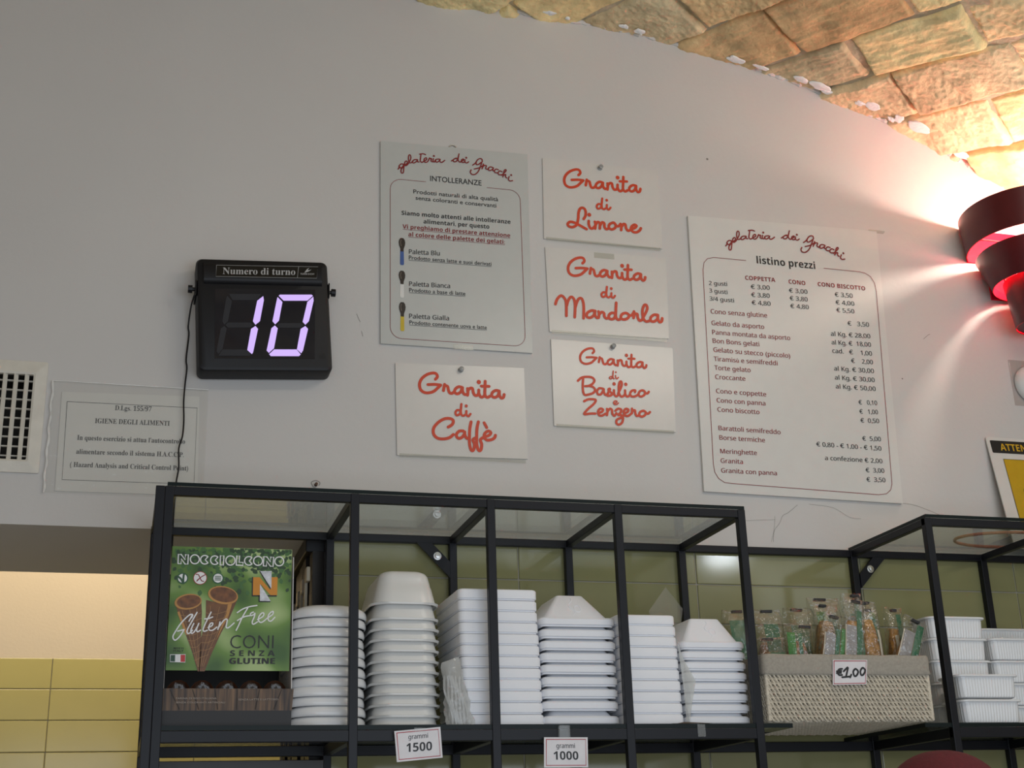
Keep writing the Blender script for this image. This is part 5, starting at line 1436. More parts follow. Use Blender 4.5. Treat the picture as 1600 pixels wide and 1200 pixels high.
# --- two clear sheets
t = thing('clear_sheet', 'thin clear plastic sheet standing on the fifth stack of trays', 'sheet', (1.086, -0.1, 1.945))
mb = MB()
q = [(1.050, -0.115, 1.9452), (1.124, -0.075, 1.9452), (1.136, -0.072, 2.000), (1.0885, -0.100, 2.040), (1.040, -0.118, 1.985)]
mb.add(q + [(a, b_ + 0.0008, c) for a, b_, c in q], [(0, 1, 2, 3, 4), (9, 8, 7, 6, 5)] + [(i, 5 + i, 5 + (i + 1) % 5, (i + 1) % 5) for i in range(5)])
mb.build('sheet', clear('hazy_sheet', (0.95, 0.95, 0.94), 0.12, 1.45, 0.10), t)
t = thing('clear_sheet', 'folded clear plastic sheet slipped between the last two stacks', 'sheet', (1.04, -0.31, ZG))
mb = MB()
q = [(1.0215, -0.302, 1.892), (1.0310, -0.3035, 1.860), (1.0520, -0.306, 1.818), (1.0400, -0.308, 1.775), (1.0325, -0.309, ZG + 0.004), (1.0290, -0.303, ZG + 0.004), (1.0280, -0.3025, 1.80)]
mb.add(q + [(a, b_ + 0.0008, c) for a, b_, c in q], [tuple(range(7)), tuple(range(13, 6, -1))] + [(i, 7 + i, 7 + (i + 1) % 7, (i + 1) % 7) for i in range(7)])
mb.build('sheet', clear('milky_sheet', (0.93, 0.94, 0.93), 0.12, 1.45, 0.32), t)
mb = MB()
mb.add([(0.985, -0.331, ZG + 0.0005), (1.07, -0.331, ZG + 0.0005), (1.06, -0.31, ZG + 0.001), (1.02, -0.312, ZG + 0.005), (1.0, -0.315, ZG + 0.001)], [(0, 1, 2, 3, 4)])
mb.build('torn_label', mat('brown_paper_scrap', (0.12, 0.09, 0.07), 0.7), t)

# --- ribbed trays on the right unit
def ribbed():
    t = thing('ribbed_tray', '', 'tray')
    h = 0.0470
    hw, hd = 0.0725, 0.0420
    mb = MB()
    N = 116

    def loop(hw_, hd_, r_, z, amp):
        base = rrect(hw_, hd_, r_, z, 5)
        # resample evenly and ripple
        P = [Vector(q) for q in base]
        Ls = [0]
        for i in range(len(P)):
            Ls.append(Ls[-1] + (P[(i + 1) % len(P)] - P[i]).length)
        out = []
        for k in range(N * 2):
            s_ = Ls[-1] * k / (N * 2)
            i = max(j for j in range(len(P)) if Ls[j] <= s_ + 1e-12)
            f = (s_ - Ls[i]) / max(1e-9, Ls[i + 1] - Ls[i])
            q = P[i].lerp(P[(i + 1) % len(P)], f)
            nrm = Vector((q.x / hw_ ** 2, q.y / hd_ ** 2, 0)).normalized()
            if abs(q.x) > hw_ - r_ * 0.4:
                nrm = Vector((math.copysign(1, q.x), 0, 0))
            elif abs(q.y) > hd_ - r_ * 0.4:
                nrm = Vector((0, math.copysign(1, q.y), 0))
            out.append(tuple(q + nrm * (amp if (k % 4) < 2 else -amp * 0.3)))
        return out
    outer = [loop(0.0600, 0.030, 0.010, 0.0, 0), loop(0.0640, 0.0335, 0.012, 0.0025, 0.0001), loop(0.0645, 0.034, 0.012, 0.005, 0.0009), loop(0.0665, 0.036, 0.013, h - 0.008, 0.0009), loop(0.0667, 0.0362, 0.013, h - 0.006, 0.0),
             loop(0.0670, 0.0365, 0.013, h - 0.0042, 0.0), loop(hw, hd, 0.016, h - 0.0040, 0.0), loop(hw, hd, 0.016, h - 0.0008, 0.0), loop(hw - 0.001, hd - 0.001, 0.016, h, 0.0)]
    inner = [loop(0.0680, 0.0375, 0.014, h, 0), loop(0.0658, 0.0353, 0.012, h - 0.006, 0), loop(0.0630, 0.0325, 0.011, 0.004, 0), loop(0.058, 0.028, 0.009, 0.0018, 0)]
    mb.loft(outer + inner, True, True)
    mb.build('body', M_WHITEPL, t, smooth=True, local=True, angle=35)
    return t


pr = ribbed()
first = True
for nm, cx, cy, zt, n_, where in (('R1', 1.7055, -0.172, 1.9685, 5, 'the stack right beside the wicker basket'), ('R2', 1.693, -0.2735, 1.8335, 2, 'the short front stack behind the right post'),
                                  ('R3', 1.8630, -0.154, 1.9270, 4, 'the stack at the right photo edge'), ('R4', 1.8960, -0.0670, 1.9630, 5, 'the rear stack against the tiles')):
    pitch = (zt - ZG - 0.047) / (n_ - 1)
    random.seed(hash(nm) % 7 if False else len(where))
    for i in range(n_):
        z = ZG + 0.0003 + pitch * (n_ - 1 - i)
        lab = f'white ribbed tray, {ORD[i] if i < n_ - 1 else "lowest"} in {where}'
        loc = (cx + random.uniform(-.0012, .0012), cy + random.uniform(-.0008, .0008), z)
        if first:
            pr.location = loc
            pr['label'] = lab
            pr['group'] = 'ribbed trays on the right unit'
            first = False
        else:
            dup(pr, loc, (0, 0, R(random.uniform(-0.6, 0.6))), lab, 'ribbed trays on the right unit')

# ================================================================== CONE DISPLAY BOX
t = thing('cone_box', 'green display box of gluten free cones at the left end of the shelf', 'box', (0.176, -0.2, ZG))
HB = -0.2992


def leafy():
    m = mat('green_leaf_print', (0.14, 0.26, 0.06), 0.4)
    nt = m.node_tree
    b = nt.nodes['Principled BSDF']
    tc = nt.nodes.new('ShaderNodeTexCoord')
    n1 = nt.nodes.new('ShaderNodeTexNoise')
    n1.inputs['Scale'].default_value = 11
    n1.inputs['Detail'].default_value = 1.0
    cr = nt.nodes.new('ShaderNodeValToRGB')
    cr.color_ramp.elements[0].position, cr.color_ramp.elements[0].color = 0.36, (0.04, 0.11, 0.012, 1)
    cr.color_ramp.elements[1].position, cr.color_ramp.elements[1].color = 0.62, (0.38, 0.50, 0.20, 1)
    e = cr.color_ramp.elements.new(0.5)
    e.color = (0.13, 0.25, 0.035, 1)
    nt.links.new(tc.outputs['Object'], n1.inputs['Vector'])
    nt.links.new(n1.outputs['Fac'], cr.inputs[0])
    nt.links.new(cr.outputs[0], b.inputs['Base Color'])
    return m


mb = MB()
mb.box(0.0695, 0.2812, HB, HB + 0.002, 1.8325, 2.0505, 0.0)
hd = mb.build('header_card', leafy(), t, label='green printed header card')
random.seed(21)
mb1, mb2 = MB(), MB()
for k in range(420):
    x = random.uniform(0.074, 0.277)
    z = 2.047 - abs(random.gauss(0, 0.022))
    if k > 385:
        x, z = random.choice([(0.16, 1.99), (0.20, 1.985), (0.255, 2.0), (0.17, 1.97), (0.24, 2.005), (0.12, 2.0)])
        x += random.uniform(-.014, .014)
        z += random.uniform(-.014, .012)
    a = random.uniform(0, 2 * PI)
    L = random.uniform(0.006, 0.012)
    pts = []
    for u, w in ((0, 0), (.25, .28), (.5, .36), (.75, .26), (1, 0)):
        pts.append((u, w))
    out = pts + [(u, -w) for u, w in pts[-2:0:-1]]
    pp = [(x + L * (u * math.cos(a) - w * math.sin(a)), z + L * (u * math.sin(a) + w * math.cos(a))) for u, w in out]
    pp = [(min(max(px_, 0.0702), 0.2805), min(pz_, 2.0500)) for px_, pz_ in pp]
    (mb1 if k % 2 else mb2).add([(px_, HB - 0.0003 - 0.0000009 * k, pz_) for px_, pz_ in pp], [tuple(range(len(pp)))])
mb1.build('dark_leaf_print', mat('deep_leaf_green', (0.018, 0.055, 0.014), 0.35), hd)
mb2.build('leaf_print', mat('mid_leaf_green', (0.05, 0.14, 0.03), 0.35), hd)
mb = MB()
for st in dec('polys_cone_back'):
    mb.poly(st, HB - 0.0007)
cn = mb.build('printed_cones', mat('waffle_brown_print', (0.15, 0.058, 0.014), 0.4, var=0.35, scale=60), hd)
mb = MB()
mb.strokes('wlines_big', 0.0007, HB - 0.0009, cap=False)
mb.build('waffle_lines', mat('pale_waffle_print', (0.40, 0.21, 0.075), 0.4), hd)
mb = MB()
for st in dec('polys_cone_hl'):
    mb.poly(st, HB - 0.0010)
for st in dec('polys_rim'):
    mb.poly(st, HB - 0.0012)
mb.build('printed_rim', mat('toasted_rim_print', (0.50, 0.24, 0.055), 0.4), hd)
mb = MB()
for st in dec('polys_mouth'):
    mb.poly(st, HB - 0.0015)
mb.build('printed_mouth', mat('inner_cone_print', (0.16, 0.055, 0.012), 0.4, var=0.5, scale=90), hd)
M_WINK = mat('white_ink', (0.80, 0.80, 0.80), 0.4)
mb = MB()
mb.strokes('noc_big', 0.0021, HB - 0.0015, smooth=False)
mb.build('brand_lettering', M_WINK, hd)
mb = MB()
mb.strokes('gf_big', 0.0023, HB - 0.0018)
mb.build('gluten_free_lettering', M_WINK, hd)
for e in TX['box'][:5]:
    mb = MB()
    mb.text(e, HB - 0.0012)
    mb.build('black_lettering', M_INK, hd)
mb = MB()
for st in dec('polys_orange'):
    mb.poly(st, HB - 0.0012)
mb.build('orange_logo', mat('logo_orange', (0.62, 0.24, 0.01), 0.4), hd)
mb = MB()
for st in dec('polys_orange_shadow'):
    mb.poly(st, HB - 0.0009)
mb.build('logo_shadow', M_INK, hd)
mb = MB()
for st in dec('polys_shard'):
    mb.poly(st, HB - 0.0015)
mb.build('logo_shard', mat('silver_white_print', (0.62, 0.64, 0.68), 0.3, var=0.25, scale=120), hd)
for k, (nm, c) in enumerate((('flag_g', (0.0, 0.045, 0.016)), ('flag_w', (0.75, 0.75, 0.75)), ('flag_r', (0.50, 0.02, 0.02)))):
    mb = MB()
    for st in dec('polys_' + nm):
        mb.poly(st, HB - 0.0012)
    mb.build('flag_stripe', mat(nm + '_ink', c, 0.4), hd)
mb = MB()
fa, fb = dec('polys_flag_g')[0], dec('polys_flag_r')[0]
mb.stroke([fa[0], fb[1], fb[2], fa[3], fa[0]], 0.0010, HB - 0.0014, smooth=False)
mb.build('flag_outline', M_WINK, hd)
bc = TR['badges']
for k, ((x, z), r0, r1, ca, cb) in enumerate(zip(bc, (0.0100, 0.0118, 0.0100), (0.0078, 0.0108, 0.0080), ((0.02, 0.10, 0.03), (0.45, 0.02, 0.02), (0.02, 0.10, 0.03)), ((0.75, 0.75, 0.75),) * 3)):
    mb = MB()
    mb.disc((x, z), r0, HB - 0.0010, 28)
    mb.cur = 1
    mb.disc((x, z), r1, HB - 0.0013, 28)
    mb.cur = 2
    if k == 0:
        mb.strokes('vleaf_big', 0.0034, HB - 0.0016)
    elif k == 1:
        mb.strokes('wheat_big', 0.0016, HB - 0.0016)
    else:
        for q in range(5):
            mb.stroke([(x - 0.0055, z + 0.0036 - 0.0018 * q), (x + 0.0055, z + 0.0036 - 0.0018 * q)], 0.0009, HB - 0.0016, smooth=False, cap=False)
    mb.build('badge', [mat(f'badge_ring_ink_{"abc"[k]}', ca, 0.4), M_WINK, mat('badge_green_ink', (0.02, 0.08, 0.03), 0.4) if k != 1 else M_RED], hd)
# tray of the box
M_WOODP = mat('wood_print', (0.13, 0.070, 0.030), 0.5)
nt = M_WOODP.node_tree
tc = nt.nodes.new('ShaderNodeTexCoord')
mp = nt.nodes.new('ShaderNodeMapping')
mp.inputs['Scale'].default_value = (110, 1, 7)
mp.inputs['Rotation'].default_value = (0, R(18), 0)
nn = nt.nodes.new('ShaderNodeTexNoise')
nn.inputs['Scale'].default_value = 1.4
nn.inputs['Detail'].default_value = 6
cr = nt.nodes.new('ShaderNodeValToRGB')
cr.color_ramp.elements[0].position, cr.color_ramp.elements[0].color = 0.35, (0.022, 0.011, 0.006, 1)
cr.color_ramp.elements[1].position, cr.color_ramp.elements[1].color = 0.70, (0.20, 0.11, 0.05, 1)
nt.links.new(tc.outputs['Object'], mp.inputs[0])
nt.links.new(mp.outputs[0], nn.inputs['Vector'])
nt.links.new(nn.outputs['Fac'], cr.inputs[0])
nt.links.new(cr.outputs[0], nt.nodes['Principled BSDF'].inputs['Base Color'])
M_DKCARD = mat('dark_brown_card', (0.009, 0.007, 0.007), 0.5)
mb = MB()
mb.add([(0.0655, -0.303, 1.764), (0.2870, -0.303, 1.764), (0.2893, -0.305, 1.8010), (0.0645, -0.305, 1.8010), (0.0655, -0.301, 1.764), (0.2870, -0.301, 1.764), (0.2893, -0.3032, 1.8010), (0.0645, -0.3032, 1.8010)],
       [(0, 1, 2, 3), (7, 6, 5, 4), (3, 2, 6, 7), (0, 4, 5, 1), (1, 5, 6, 2), (0, 3, 7, 4)])
fp = mb.build('front_panel', M_WOODP, t, label='wood printed front panel')
for k in range(6):
    x = 0.078 + k * 0.038
    mb = MB()
    mb.stroke([(x + (k - 3) * 0.006 * -1, 1.7655), (x, 1.7995)], 0.0012, -0.3054, smooth=False, cap=False)
    mb.build('plank_gap', mat('plank_gap_ink', (0.015, 0.009, 0.006), 0.6), fp)
mb = MB()
for e in TX['box'][5:]:
    mb.text(e, -0.3058)
mb.build('small_lettering', mat('pale_brown_ink', (0.36, 0.30, 0.25), 0.5), fp)
mb = MB()
mb.box(0.0660, 0.2865, -0.3028, -0.3008, ZG, 1.764)
mb.box(0.0660, 0.2865, -0.301, -0.10, ZG, ZG + 0.002)
mb.build('base', M_DKCARD, t)
M_WCARD = mat('white_card', (0.62, 0.60, 0.60), 0.6)
for x0, x1, nm in ((0.0665, 0.0680, 'side_panel'), (0.2850, 0.2866, 'side_panel')):
    mb = MB()
    out = [(-0.3008, ZG + .002), (-0.10, ZG + .002), (-0.10, 2.040), (-0.285, 2.040), (-0.296, 1.845), (-0.302, 1.80)]
    mb.add([(x0, a, b_) for a, b_ in out] + [(x1, a, b_) for a, b_ in out], [tuple(range(6))[::-1], tuple(range(6, 12))] + [(i, (i + 1) % 6, 6 + (i + 1) % 6, 6 + i) for i in range(6)])
    mb.build(nm, M_WCARD, t)
mb = MB()
mb.box(0.068, 0.285, -0.102, -0.100, ZG + .002, 2.040)
mb.build('back_panel', M_DKCARD, t)
# wrapped cones lying in the tray
for k, x in enumerate((0.093, 0.133, 0.175, 0.217, 0.258)):
    c = thing('wrapped_cone', f'film-wrapped brown cone in the green box, {["leftmost", "second from the left", "middle one", "second from the right", "rightmost"][k]} of five', 'cone', (x, -0.28, 1.80), group='wrapped cones in the box')
    mb = MB()
    lp = []
    for q in range(9):
        u = q / 8
        y = -0.288 + 0.13 * u
        r_ = 0.0205 * (1 - 0.75 * u)
        lp.append([(x + r_ * math.cos(2 * PI * j / 14), y, 1.797 + r_ * math.sin(2 * PI * j / 14)) for j in range(14)])
    mb.loft(lp, False, True)
    mb.build('waffle_cone', mat('baked_cone', (0.20, 0.075, 0.03), 0.6, var=0.3, scale=200, bump=0.5), c, smooth=True)
    mb = MB()
    lp = []
    for q in range(12):
        u = q / 11
        y = -0.298 + 0.15 * u
        r_ = 0.0215 * (1 - 0.7 * u) * (0.55 + 0.45 * min(1, u * 5))
        lp.append([(x + r_ * (1 + .35 * noise.noise(Vector((math.cos(2 * PI * j / 18) * 3, math.sin(2 * PI * j / 18) * 3, u * 9 + k * 5)))) * math.cos(2 * PI * j / 18), y,
                    1.796 + r_ * 1.25 * (1 + .35 * noise.noise(Vector((math.cos(2 * PI * j / 18) * 3, math.sin(2 * PI * j / 18) * 3, u * 9 + k * 5 + 40)))) * math.sin(2 * PI * j / 18)) for j in range(18)])
    mb.loft(lp, True, True)
    mb.build('clear_wrapper', M_FILM, c)

# ================================================================== WEIGHT CARDS
def card(name, label, corners, key, yy, tapebox, hang):
    t = thing('weight_card', label, 'label', (sum(c[0] for c in corners) / 4, yy, corners[0][1]))
    mb = MB()
    mb.loft([[(x, yy + 0.0012, z) for x, z in corners], [(x, yy, z) for x, z in corners]], True, True)
    mb.build('card', mat('pinkish_white_card', (0.74, 0.72, 0.74), 0.45), t)
    mb = MB()
    cx = sum(c[0] for c in corners) / 4
    cz = sum(c[1] for c in corners) / 4
    ins = [(cx + (x - cx) * 0.90, cz + (z - cz) * 0.86) for x, z in corners]
    mb.stroke(ins + [ins[0]], 0.0014, yy - 0.0004, smooth=False)
    mb.build('red_border', mat('red_border_ink', (0.42, 0.03, 0.04), 0.5), t)
    for e in TX[key]:
        mb = MB()
        mb.text(e, yy - 0.0004)
        mb.build('unit_word' if e[0].isalpha() else 'weight_number', M_INK, t)
    mb = MB()
    mb.box(*tapebox)
    mb.build('adhesive_tape', M_TAPE, t)


k_ = (2.73 - 0.3355) / (2.73 - 0.34)
card('g', 'white card reading grammi 1500 hung crooked under the deep tubs', [(0.4615, 1.7245), (0.5440, 1.7315), (0.5475, 1.6790), (0.4660, 1.6722)], 'g15', -0.3405, (0.497, 0.517, -0.3410, -0.3400, 1.7225, 1.7300), 0)
card('g', 'white card reading grammi 1000 taped under the polystyrene boxes', [(0.7346, 1.7125), (0.8171, 1.7120), (0.8156, 1.6594), (0.7325, 1.6600)], 'g10', -0.3405, (0.764, 0.784, -0.3412, -0.3335, 1.7085, 1.7335), 0)
t = thing('tape_scrap', 'strip of clear tape left on the shelf rail under the last stack', 'tape', (1.045, -0.334, 1.72))
mb = MB()
mb.box(1.0365, 1.0520, -0.3342, -0.3334, 1.7125, 1.735)
mb.build('tape', M_TAPE, t)

# ================================================================== WICKER BASKET
t = thing('wicker_basket', 'cream wicker basket with a grey cloth liner between the shelving units', 'basket', (1.362, -0.18, ZG))
bx0, bx1, by0, by1, bz0, bz1 = 1.1845, 1.5440, -0.3320, -0.045, ZG + 0.0048, 1.866
M_WICK = mat('cream_paper_cord', (0.64, 0.58, 0.47), 0.8, var=0.12, scale=90)
rs = 0.0030
nrow = 11
rowp = (1.838 - bz0) / nrow


def wall_weave(mb, a, b, z0, rows, outn):
    a, b = Vector(a), Vector(b)
    d = (b - a)
    L = d.length
    d /= L
    nrm = Vector(outn)
    ns = max(2, int(L / 0.0085))
    for r_ in range(rows):
        zc = z0 + rowp * (r_ + 0.5)
        for ph in (0, 1):
            pts = []
            M = ns * 4
            for k in range(M + 1):
                s_ = L * k / M
                w = PI * s_ / (L / ns) + ph * PI + (r_ % 2) * PI / 2
                pts.append(a + d * s_ + nrm * (0.0030 * math.sin(w)) + Vector((0, 0, zc + 0.0044 * math.cos(w))))
            mb.tube(pts, 0.0021, 5, True)


mb = MB()
wall_weave(mb, (bx0 + .003, by0 + .004, 0), (bx1 - .003, by0 + .004, 0), bz0, nrow, (0, -1, 0))
mb.build('front_weave', M_WICK, t, smooth=True)
mb = MB()
wall_weave(mb, (bx0 + .004, by1 - .003, 0), (bx0 + .004, by0 + .003, 0), bz0, nrow, (-1, 0, 0))
wall_weave(mb, (bx1 - .004, by0 + .003, 0), (bx1 - .004, by1 - .003, 0), bz0, nrow, (1, 0, 0))
wall_weave(mb, (bx1 - .003, by1 - .004, 0), (bx0 + .003, by1 - .004, 0), bz0, nrow, (0, 1, 0))
mb.build('side_weave', M_WICK, t, smooth=True)
mb = MB()
ny = 40
for k in range(ny):
    y = by0 + 0.006 + (by1 - by0 - 0.012) * k / (ny - 1)
    pts = []
    for q in range(121):
        x = bx0 + .004 + (bx1 - bx0 - .008) * q / 120
        pts.append((x, y, bz0 + 0.0012 + 0.0018 * math.sin(q * PI / 3.6 + k * PI)))
    mb.tube(pts, 0.0027, 5)
mb.build('base_weave', M_WICK, t, smooth=True)
mb = MB()
for (x, y) in ((bx0 + .004, by0 + .004), (bx1 - .004, by0 + .004), (bx0 + .004, by1 - .004), (bx1 - .004, by1 - .004)):
    mb.tube([(x, y, bz0), (x, y, bz1 - 0.02)], 0.0040, 8)
k = 0
x = bx0 + 0.010
while x < bx1:
    mb.tube([(x, by0 + .0045, bz0), (x, by0 + .0045, bz1 - .02)], 0.0015, 5)
    x += 0.0118
mb.build('stake', M_WICK, t, smooth=True)
M_LINEN = mat('grey_linen', (0.36, 0.33, 0.28), 0.9, var=0.10, scale=220, bump=0.3, bscale=600)
mb = MB()
lo = []
random.seed(8)
for q, z in enumerate((1.8285, 1.831, 1.840, 1.852, 1.862, 1.8665, 1.8675, 1.8640, 1.830, bz0 + 0.008)):
    e = (0.0035, 0.0048, 0.0038, 0.0042, 0.0040, 0.0025, -0.002, -0.006, -0.009, -0.012)[q]
    base = rrect((bx1 - bx0) / 2 + e, (by1 - by0) / 2 + e, 0.012, z, 4, (bx0 + bx1) / 2, (by0 + by1) / 2)
    P = []
    for i in range(len(base)):
        a, b_ = Vector(base[i]), Vector(base[(i + 1) % len(base)])
        m = 1 if (b_ - a).length < 0.03 else 30
        for w in range(m):
            c = a.lerp(b_, w / m)
            d = 0.0013 * noise.noise(c * 60) if q < 7 else 0
            P.append((c.x + (d if abs(c.x - 1.36) > .15 else 0), c.y + d, c.z + 0.0018 * noise.noise(Vector((c.x * 25, c.y * 25, q * .1)))))
    lo.append(P)
mb.loft(lo, False, True)
mb.build('cloth_liner', M_LINEN, t, smooth=True, angle=60)
# price card on the basket
t = thing('price_card', 'small white card handwritten €1.00 on the front of the wicker basket', 'label', (1.363, -0.339, 1.83))
cc = [(1.3290, 1.8560), (1.4045, 1.8565), (1.3965, 1.8090), (1.3235, 1.8075)]
mb = MB()
mb.loft([[(x, -0.3380, z) for x, z in cc], [(x, -0.3390, z) for x, z in cc]], True, True)
mb.build('card', mat('pinkish_white_card', (0.74, 0.72, 0.74), 0.45), t)
mb = MB()
cx, cz = 1.3635, 1.8322
ins = [(cx + (x - cx) * 0.93, cz + (z - cz) * 0.90) for x, z in cc]
mb.stroke(ins + [ins[0]], 0.0016, -0.3394, smooth=False)
mb.build('red_border', mat('red_border_ink', (0.42, 0.03, 0.04), 0.5), t)
mb = MB()
mb.strokes('euro_big', 0.0036, -0.3395)
mb.build('lettering', M_INK, t)

# --- cellophane bags of pasta
M_PASTA = mat('egg_pasta', (0.40, 0.19, 0.035), 0.55, var=0.35, scale=120, bump=1.0, bscale=160)
M_PASTA2 = mat('brown_pasta', (0.28, 0.12, 0.04), 0.55, var=0.35, scale=120, bump=1.0, bscale=160)
M_BGREEN = mat('bright_green_label', (0.03, 0.20, 0.03), 0.3)
M_TEAL = mat('teal_green_label', (0.02, 0.13, 0.06), 0.3)
M_INFO = mat('grey_info_panel', (0.36, 0.34, 0.35), 0.45, var=0.3, scale=700)
_nt = M_INFO.node_tree                        # rows of tiny print
_w = _nt.nodes.new('ShaderNodeTexWave')
_w.bands_direction = 'Z'
_w.inputs['Scale'].default_value = 150
_w.inputs['Distortion'].default_value = 1.2
_w.inputs['Detail Scale'].default_value = 40
_t = _nt.nodes.new('ShaderNodeTexCoord')
_c = _nt.nodes.new('ShaderNodeValToRGB')
_c.color_ramp.elements[0].position, _c.color_ramp.elements[0].color = 0.35, (0.17, 0.16, 0.17, 1)
_c.color_ramp.elements[1].position, _c.color_ramp.elements[1].color = 0.60, (0.44, 0.42, 0.43, 1)
_nt.links.new(_t.outputs['Object'], _w.inputs['Vector'])
_nt.links.new(_w.outputs['Fac'], _c.inputs[0])
_nt.links.new(_c.outputs[0], _nt.nodes['Principled BSDF'].inputs['Base Color'])
M_EDGEW = mat('cream_panel_edge', (0.62, 0.56, 0.46), 0.4)
M_CELLO = clear('cellophane', (0.97, 0.97, 0.95), 0.04, 1.8, 0.02, 0.9)


def bag(label, x, y, zt, w, d, tilt, panels, pasta, seed, rz=0.0, fill=0.80, tear=True):
    """panels: [(from, to, material)] across the front, in fractions of the width"""
    zb = bz0 + 0.012 + abs(w / 2 * math.sin(R(tilt)))
    h = zt - zb
    t = thing('pasta_bag', label, 'bag', (x, y, zb), (0, R(tilt), R(rz)), group='pasta bags in the basket')
    hf = h * fill
    mb = MB()
    lp = []
    for q in range(13):
        u = q / 12
        z = hf * u
        e = math.sin(PI * (0.10 + 0.82 * u)) ** 0.35
        lp.append([(cx * (1 + .05 * noise.noise(Vector((cx * 60, cy * 60, u * 6 + seed)))), cy * (1 + .12 * noise.noise(Vector((cx * 60, cy * 60, u * 6 + seed + 9)))), z + 0.004 * noise.noise(Vector((cx * 70, cy * 70, seed))))
                   for cx, cy, _ in rrect(w / 2 * e * 0.94, d / 2 * e * 0.90, min(w, d) * 0.28, 0, 4)])
    mb.loft(lp, True, True)
    mb.build('pasta', pasta, t, smooth=True, local=True)
    # printed panels just inside the film, following the front
    for (a, b_, m, top) in panels:
        mb = MB()
        xa, xb = -w / 2 + w * a, -w / 2 + w * b_
        col = []
        for q in range(10):
            u = q / 9
            z = hf * 0.05 + (h * top - hf * 0.05) * u
            e = 1.0 if z < hf * 0.8 else max(0.35, 1 - (z - hf * 0.8) / (h - hf * 0.8) * 0.75)
            col.append([(xa, -d / 2 * 0.98 * e - 0.0006, z), ((xa + xb) / 2, -d / 2 * 0.98 * e - 0.0016, z), (xb, -d / 2 * 0.98 * e - 0.0006, z)])
        mb.loft(col, False, False, False)
        nm = {'grey_info_panel': 'info_panel', 'cream_panel_edge': 'panel_edge'}.get(m.name, 'green_label')
        mb.build(nm, m, t, smooth=True, local=True)
    mb = MB()
    lp = []
    for q in range(16):
        u = q / 15
        z = h * u
        if u < 0.75:
            fw, fd = 1.0, 1.03
        else:
            v = (u - 0.75) / 0.25
            fw, fd = 1.0 + 0.12 * v, 1.03 * (1 - v) ** 0.8 + 0.03
        lp.append([(cx * fw * 1.02 + 0.004 * noise.noise(Vector((cx * 50, cy * 50, u * 8 + seed))), cy * fd - 0.0012 * (1 if cy < 0 else -1) + 0.0045 * (u > .6) * noise.noise(Vector((cx * 90, u * 9, seed + 4))), z + 0.006 * u * noise.noise(Vector((cx * 40, 0, seed))))
                   for cx, cy, _ in rrect(w / 2, d / 2, min(w, d) * 0.25, 0, 5)])
    mb.loft(lp, True, True)
    mb.build('cellophane', M_CELLO, t, smooth=True, local=True, angle=80)
    if tear:
        mb = MB()
        rnd = random.Random(seed)
        a = rnd.uniform(-0.4, 0.1)
        mb.box(w * a, w * (a + rnd.uniform(0.3, 0.5)), -0.0042, 0.0042, h - 0.0065, h - 0.001, 0.0008)
        mb.build('closure_print', M_INK, t, local=True)
    return t


G, TE, IN, ED = M_BGREEN, M_TEAL, M_INFO, M_EDGEW
# front row, left to right
bag('pasta bag low in the basket corner with a crumpled green label', 1.228, -0.288, 1.905, 0.054, 0.032, -2, [(0.35, 0.95, TE, 0.80)], M_PASTA2, 1, 4)
bag('pasta bag with bright green, white and teal stripes near the left of the basket', 1.283, -0.268, 1.936, 0.050, 0.038, 4, [(0.0, 0.34, G, 0.90), (0.36, 0.46, ED, 0.55), (0.47, 0.62, TE, 0.90)], M_PASTA2, 2, -6)
bag('pasta bag leaning right with a grey panel edged in teal, left half of the basket', 1.318, -0.303, 1.954, 0.046, 0.021, 14, [(0.02, 0.08, ED, 0.80), (0.09, 0.54, IN, 0.80), (0.56, 0.76, TE, 0.86), (0.80, 1.0, G, 0.88)], M_PASTA, 3, -2)
bag('amber pasta bag standing plain behind the tilted grey panel', 1.351, -0.270, 1.978, 0.046, 0.036, 3, [], M_PASTA, 4, 3, 0.84)
bag('pasta bag with a wide grey panel and green edge left of centre', 1.374, -0.303, 1.985, 0.042, 0.021, 9, [(0.02, 0.08, ED, 0.76), (0.09, 0.62, IN, 0.76), (0.64, 0.90, TE, 0.90)], M_PASTA, 5, 1)
bag('upright pasta bag with a shiny silver-grey panel and teal stripe at centre', 1.413, -0.282, 1.998, 0.038, 0.024, 1, [(0.0, 0.06, ED, 0.80), (0.07, 0.52, IN, 0.80), (0.55, 0.85, TE, 0.92)], M_PASTA, 6, 0)
bag('orange pasta bag right of centre showing the bare pasta', 1.458, -0.272, 1.984, 0.042, 0.036, -2, [(0.82, 0.92, ED, 0.74)], M_PASTA, 7, -3, 0.84)
bag('narrow brown pasta bag behind the bare orange one', 1.486, -0.230, 1.978, 0.036, 0.032, -1, [(0.6, 0.8, TE, 0.9)], M_PASTA2, 8, 0, 0.82)
bag('pasta bag leaning far right with a grey panel and broad green edge', 1.468, -0.298, 1.962, 0.046, 0.021, 24, [(0.02, 0.08, ED, 0.85), (0.09, 0.60, IN, 0.85), (0.62, 0.95, TE, 0.95)], M_PASTA, 9, 0)
bag('last pasta bag at the right end with a pale strip and dark green edge', 1.513, -0.268, 1.972, 0.032, 0.034, 1, [(0.30, 0.52, ED, 0.74), (0.60, 0.90, TE, 0.94)], M_PASTA, 10, -4)
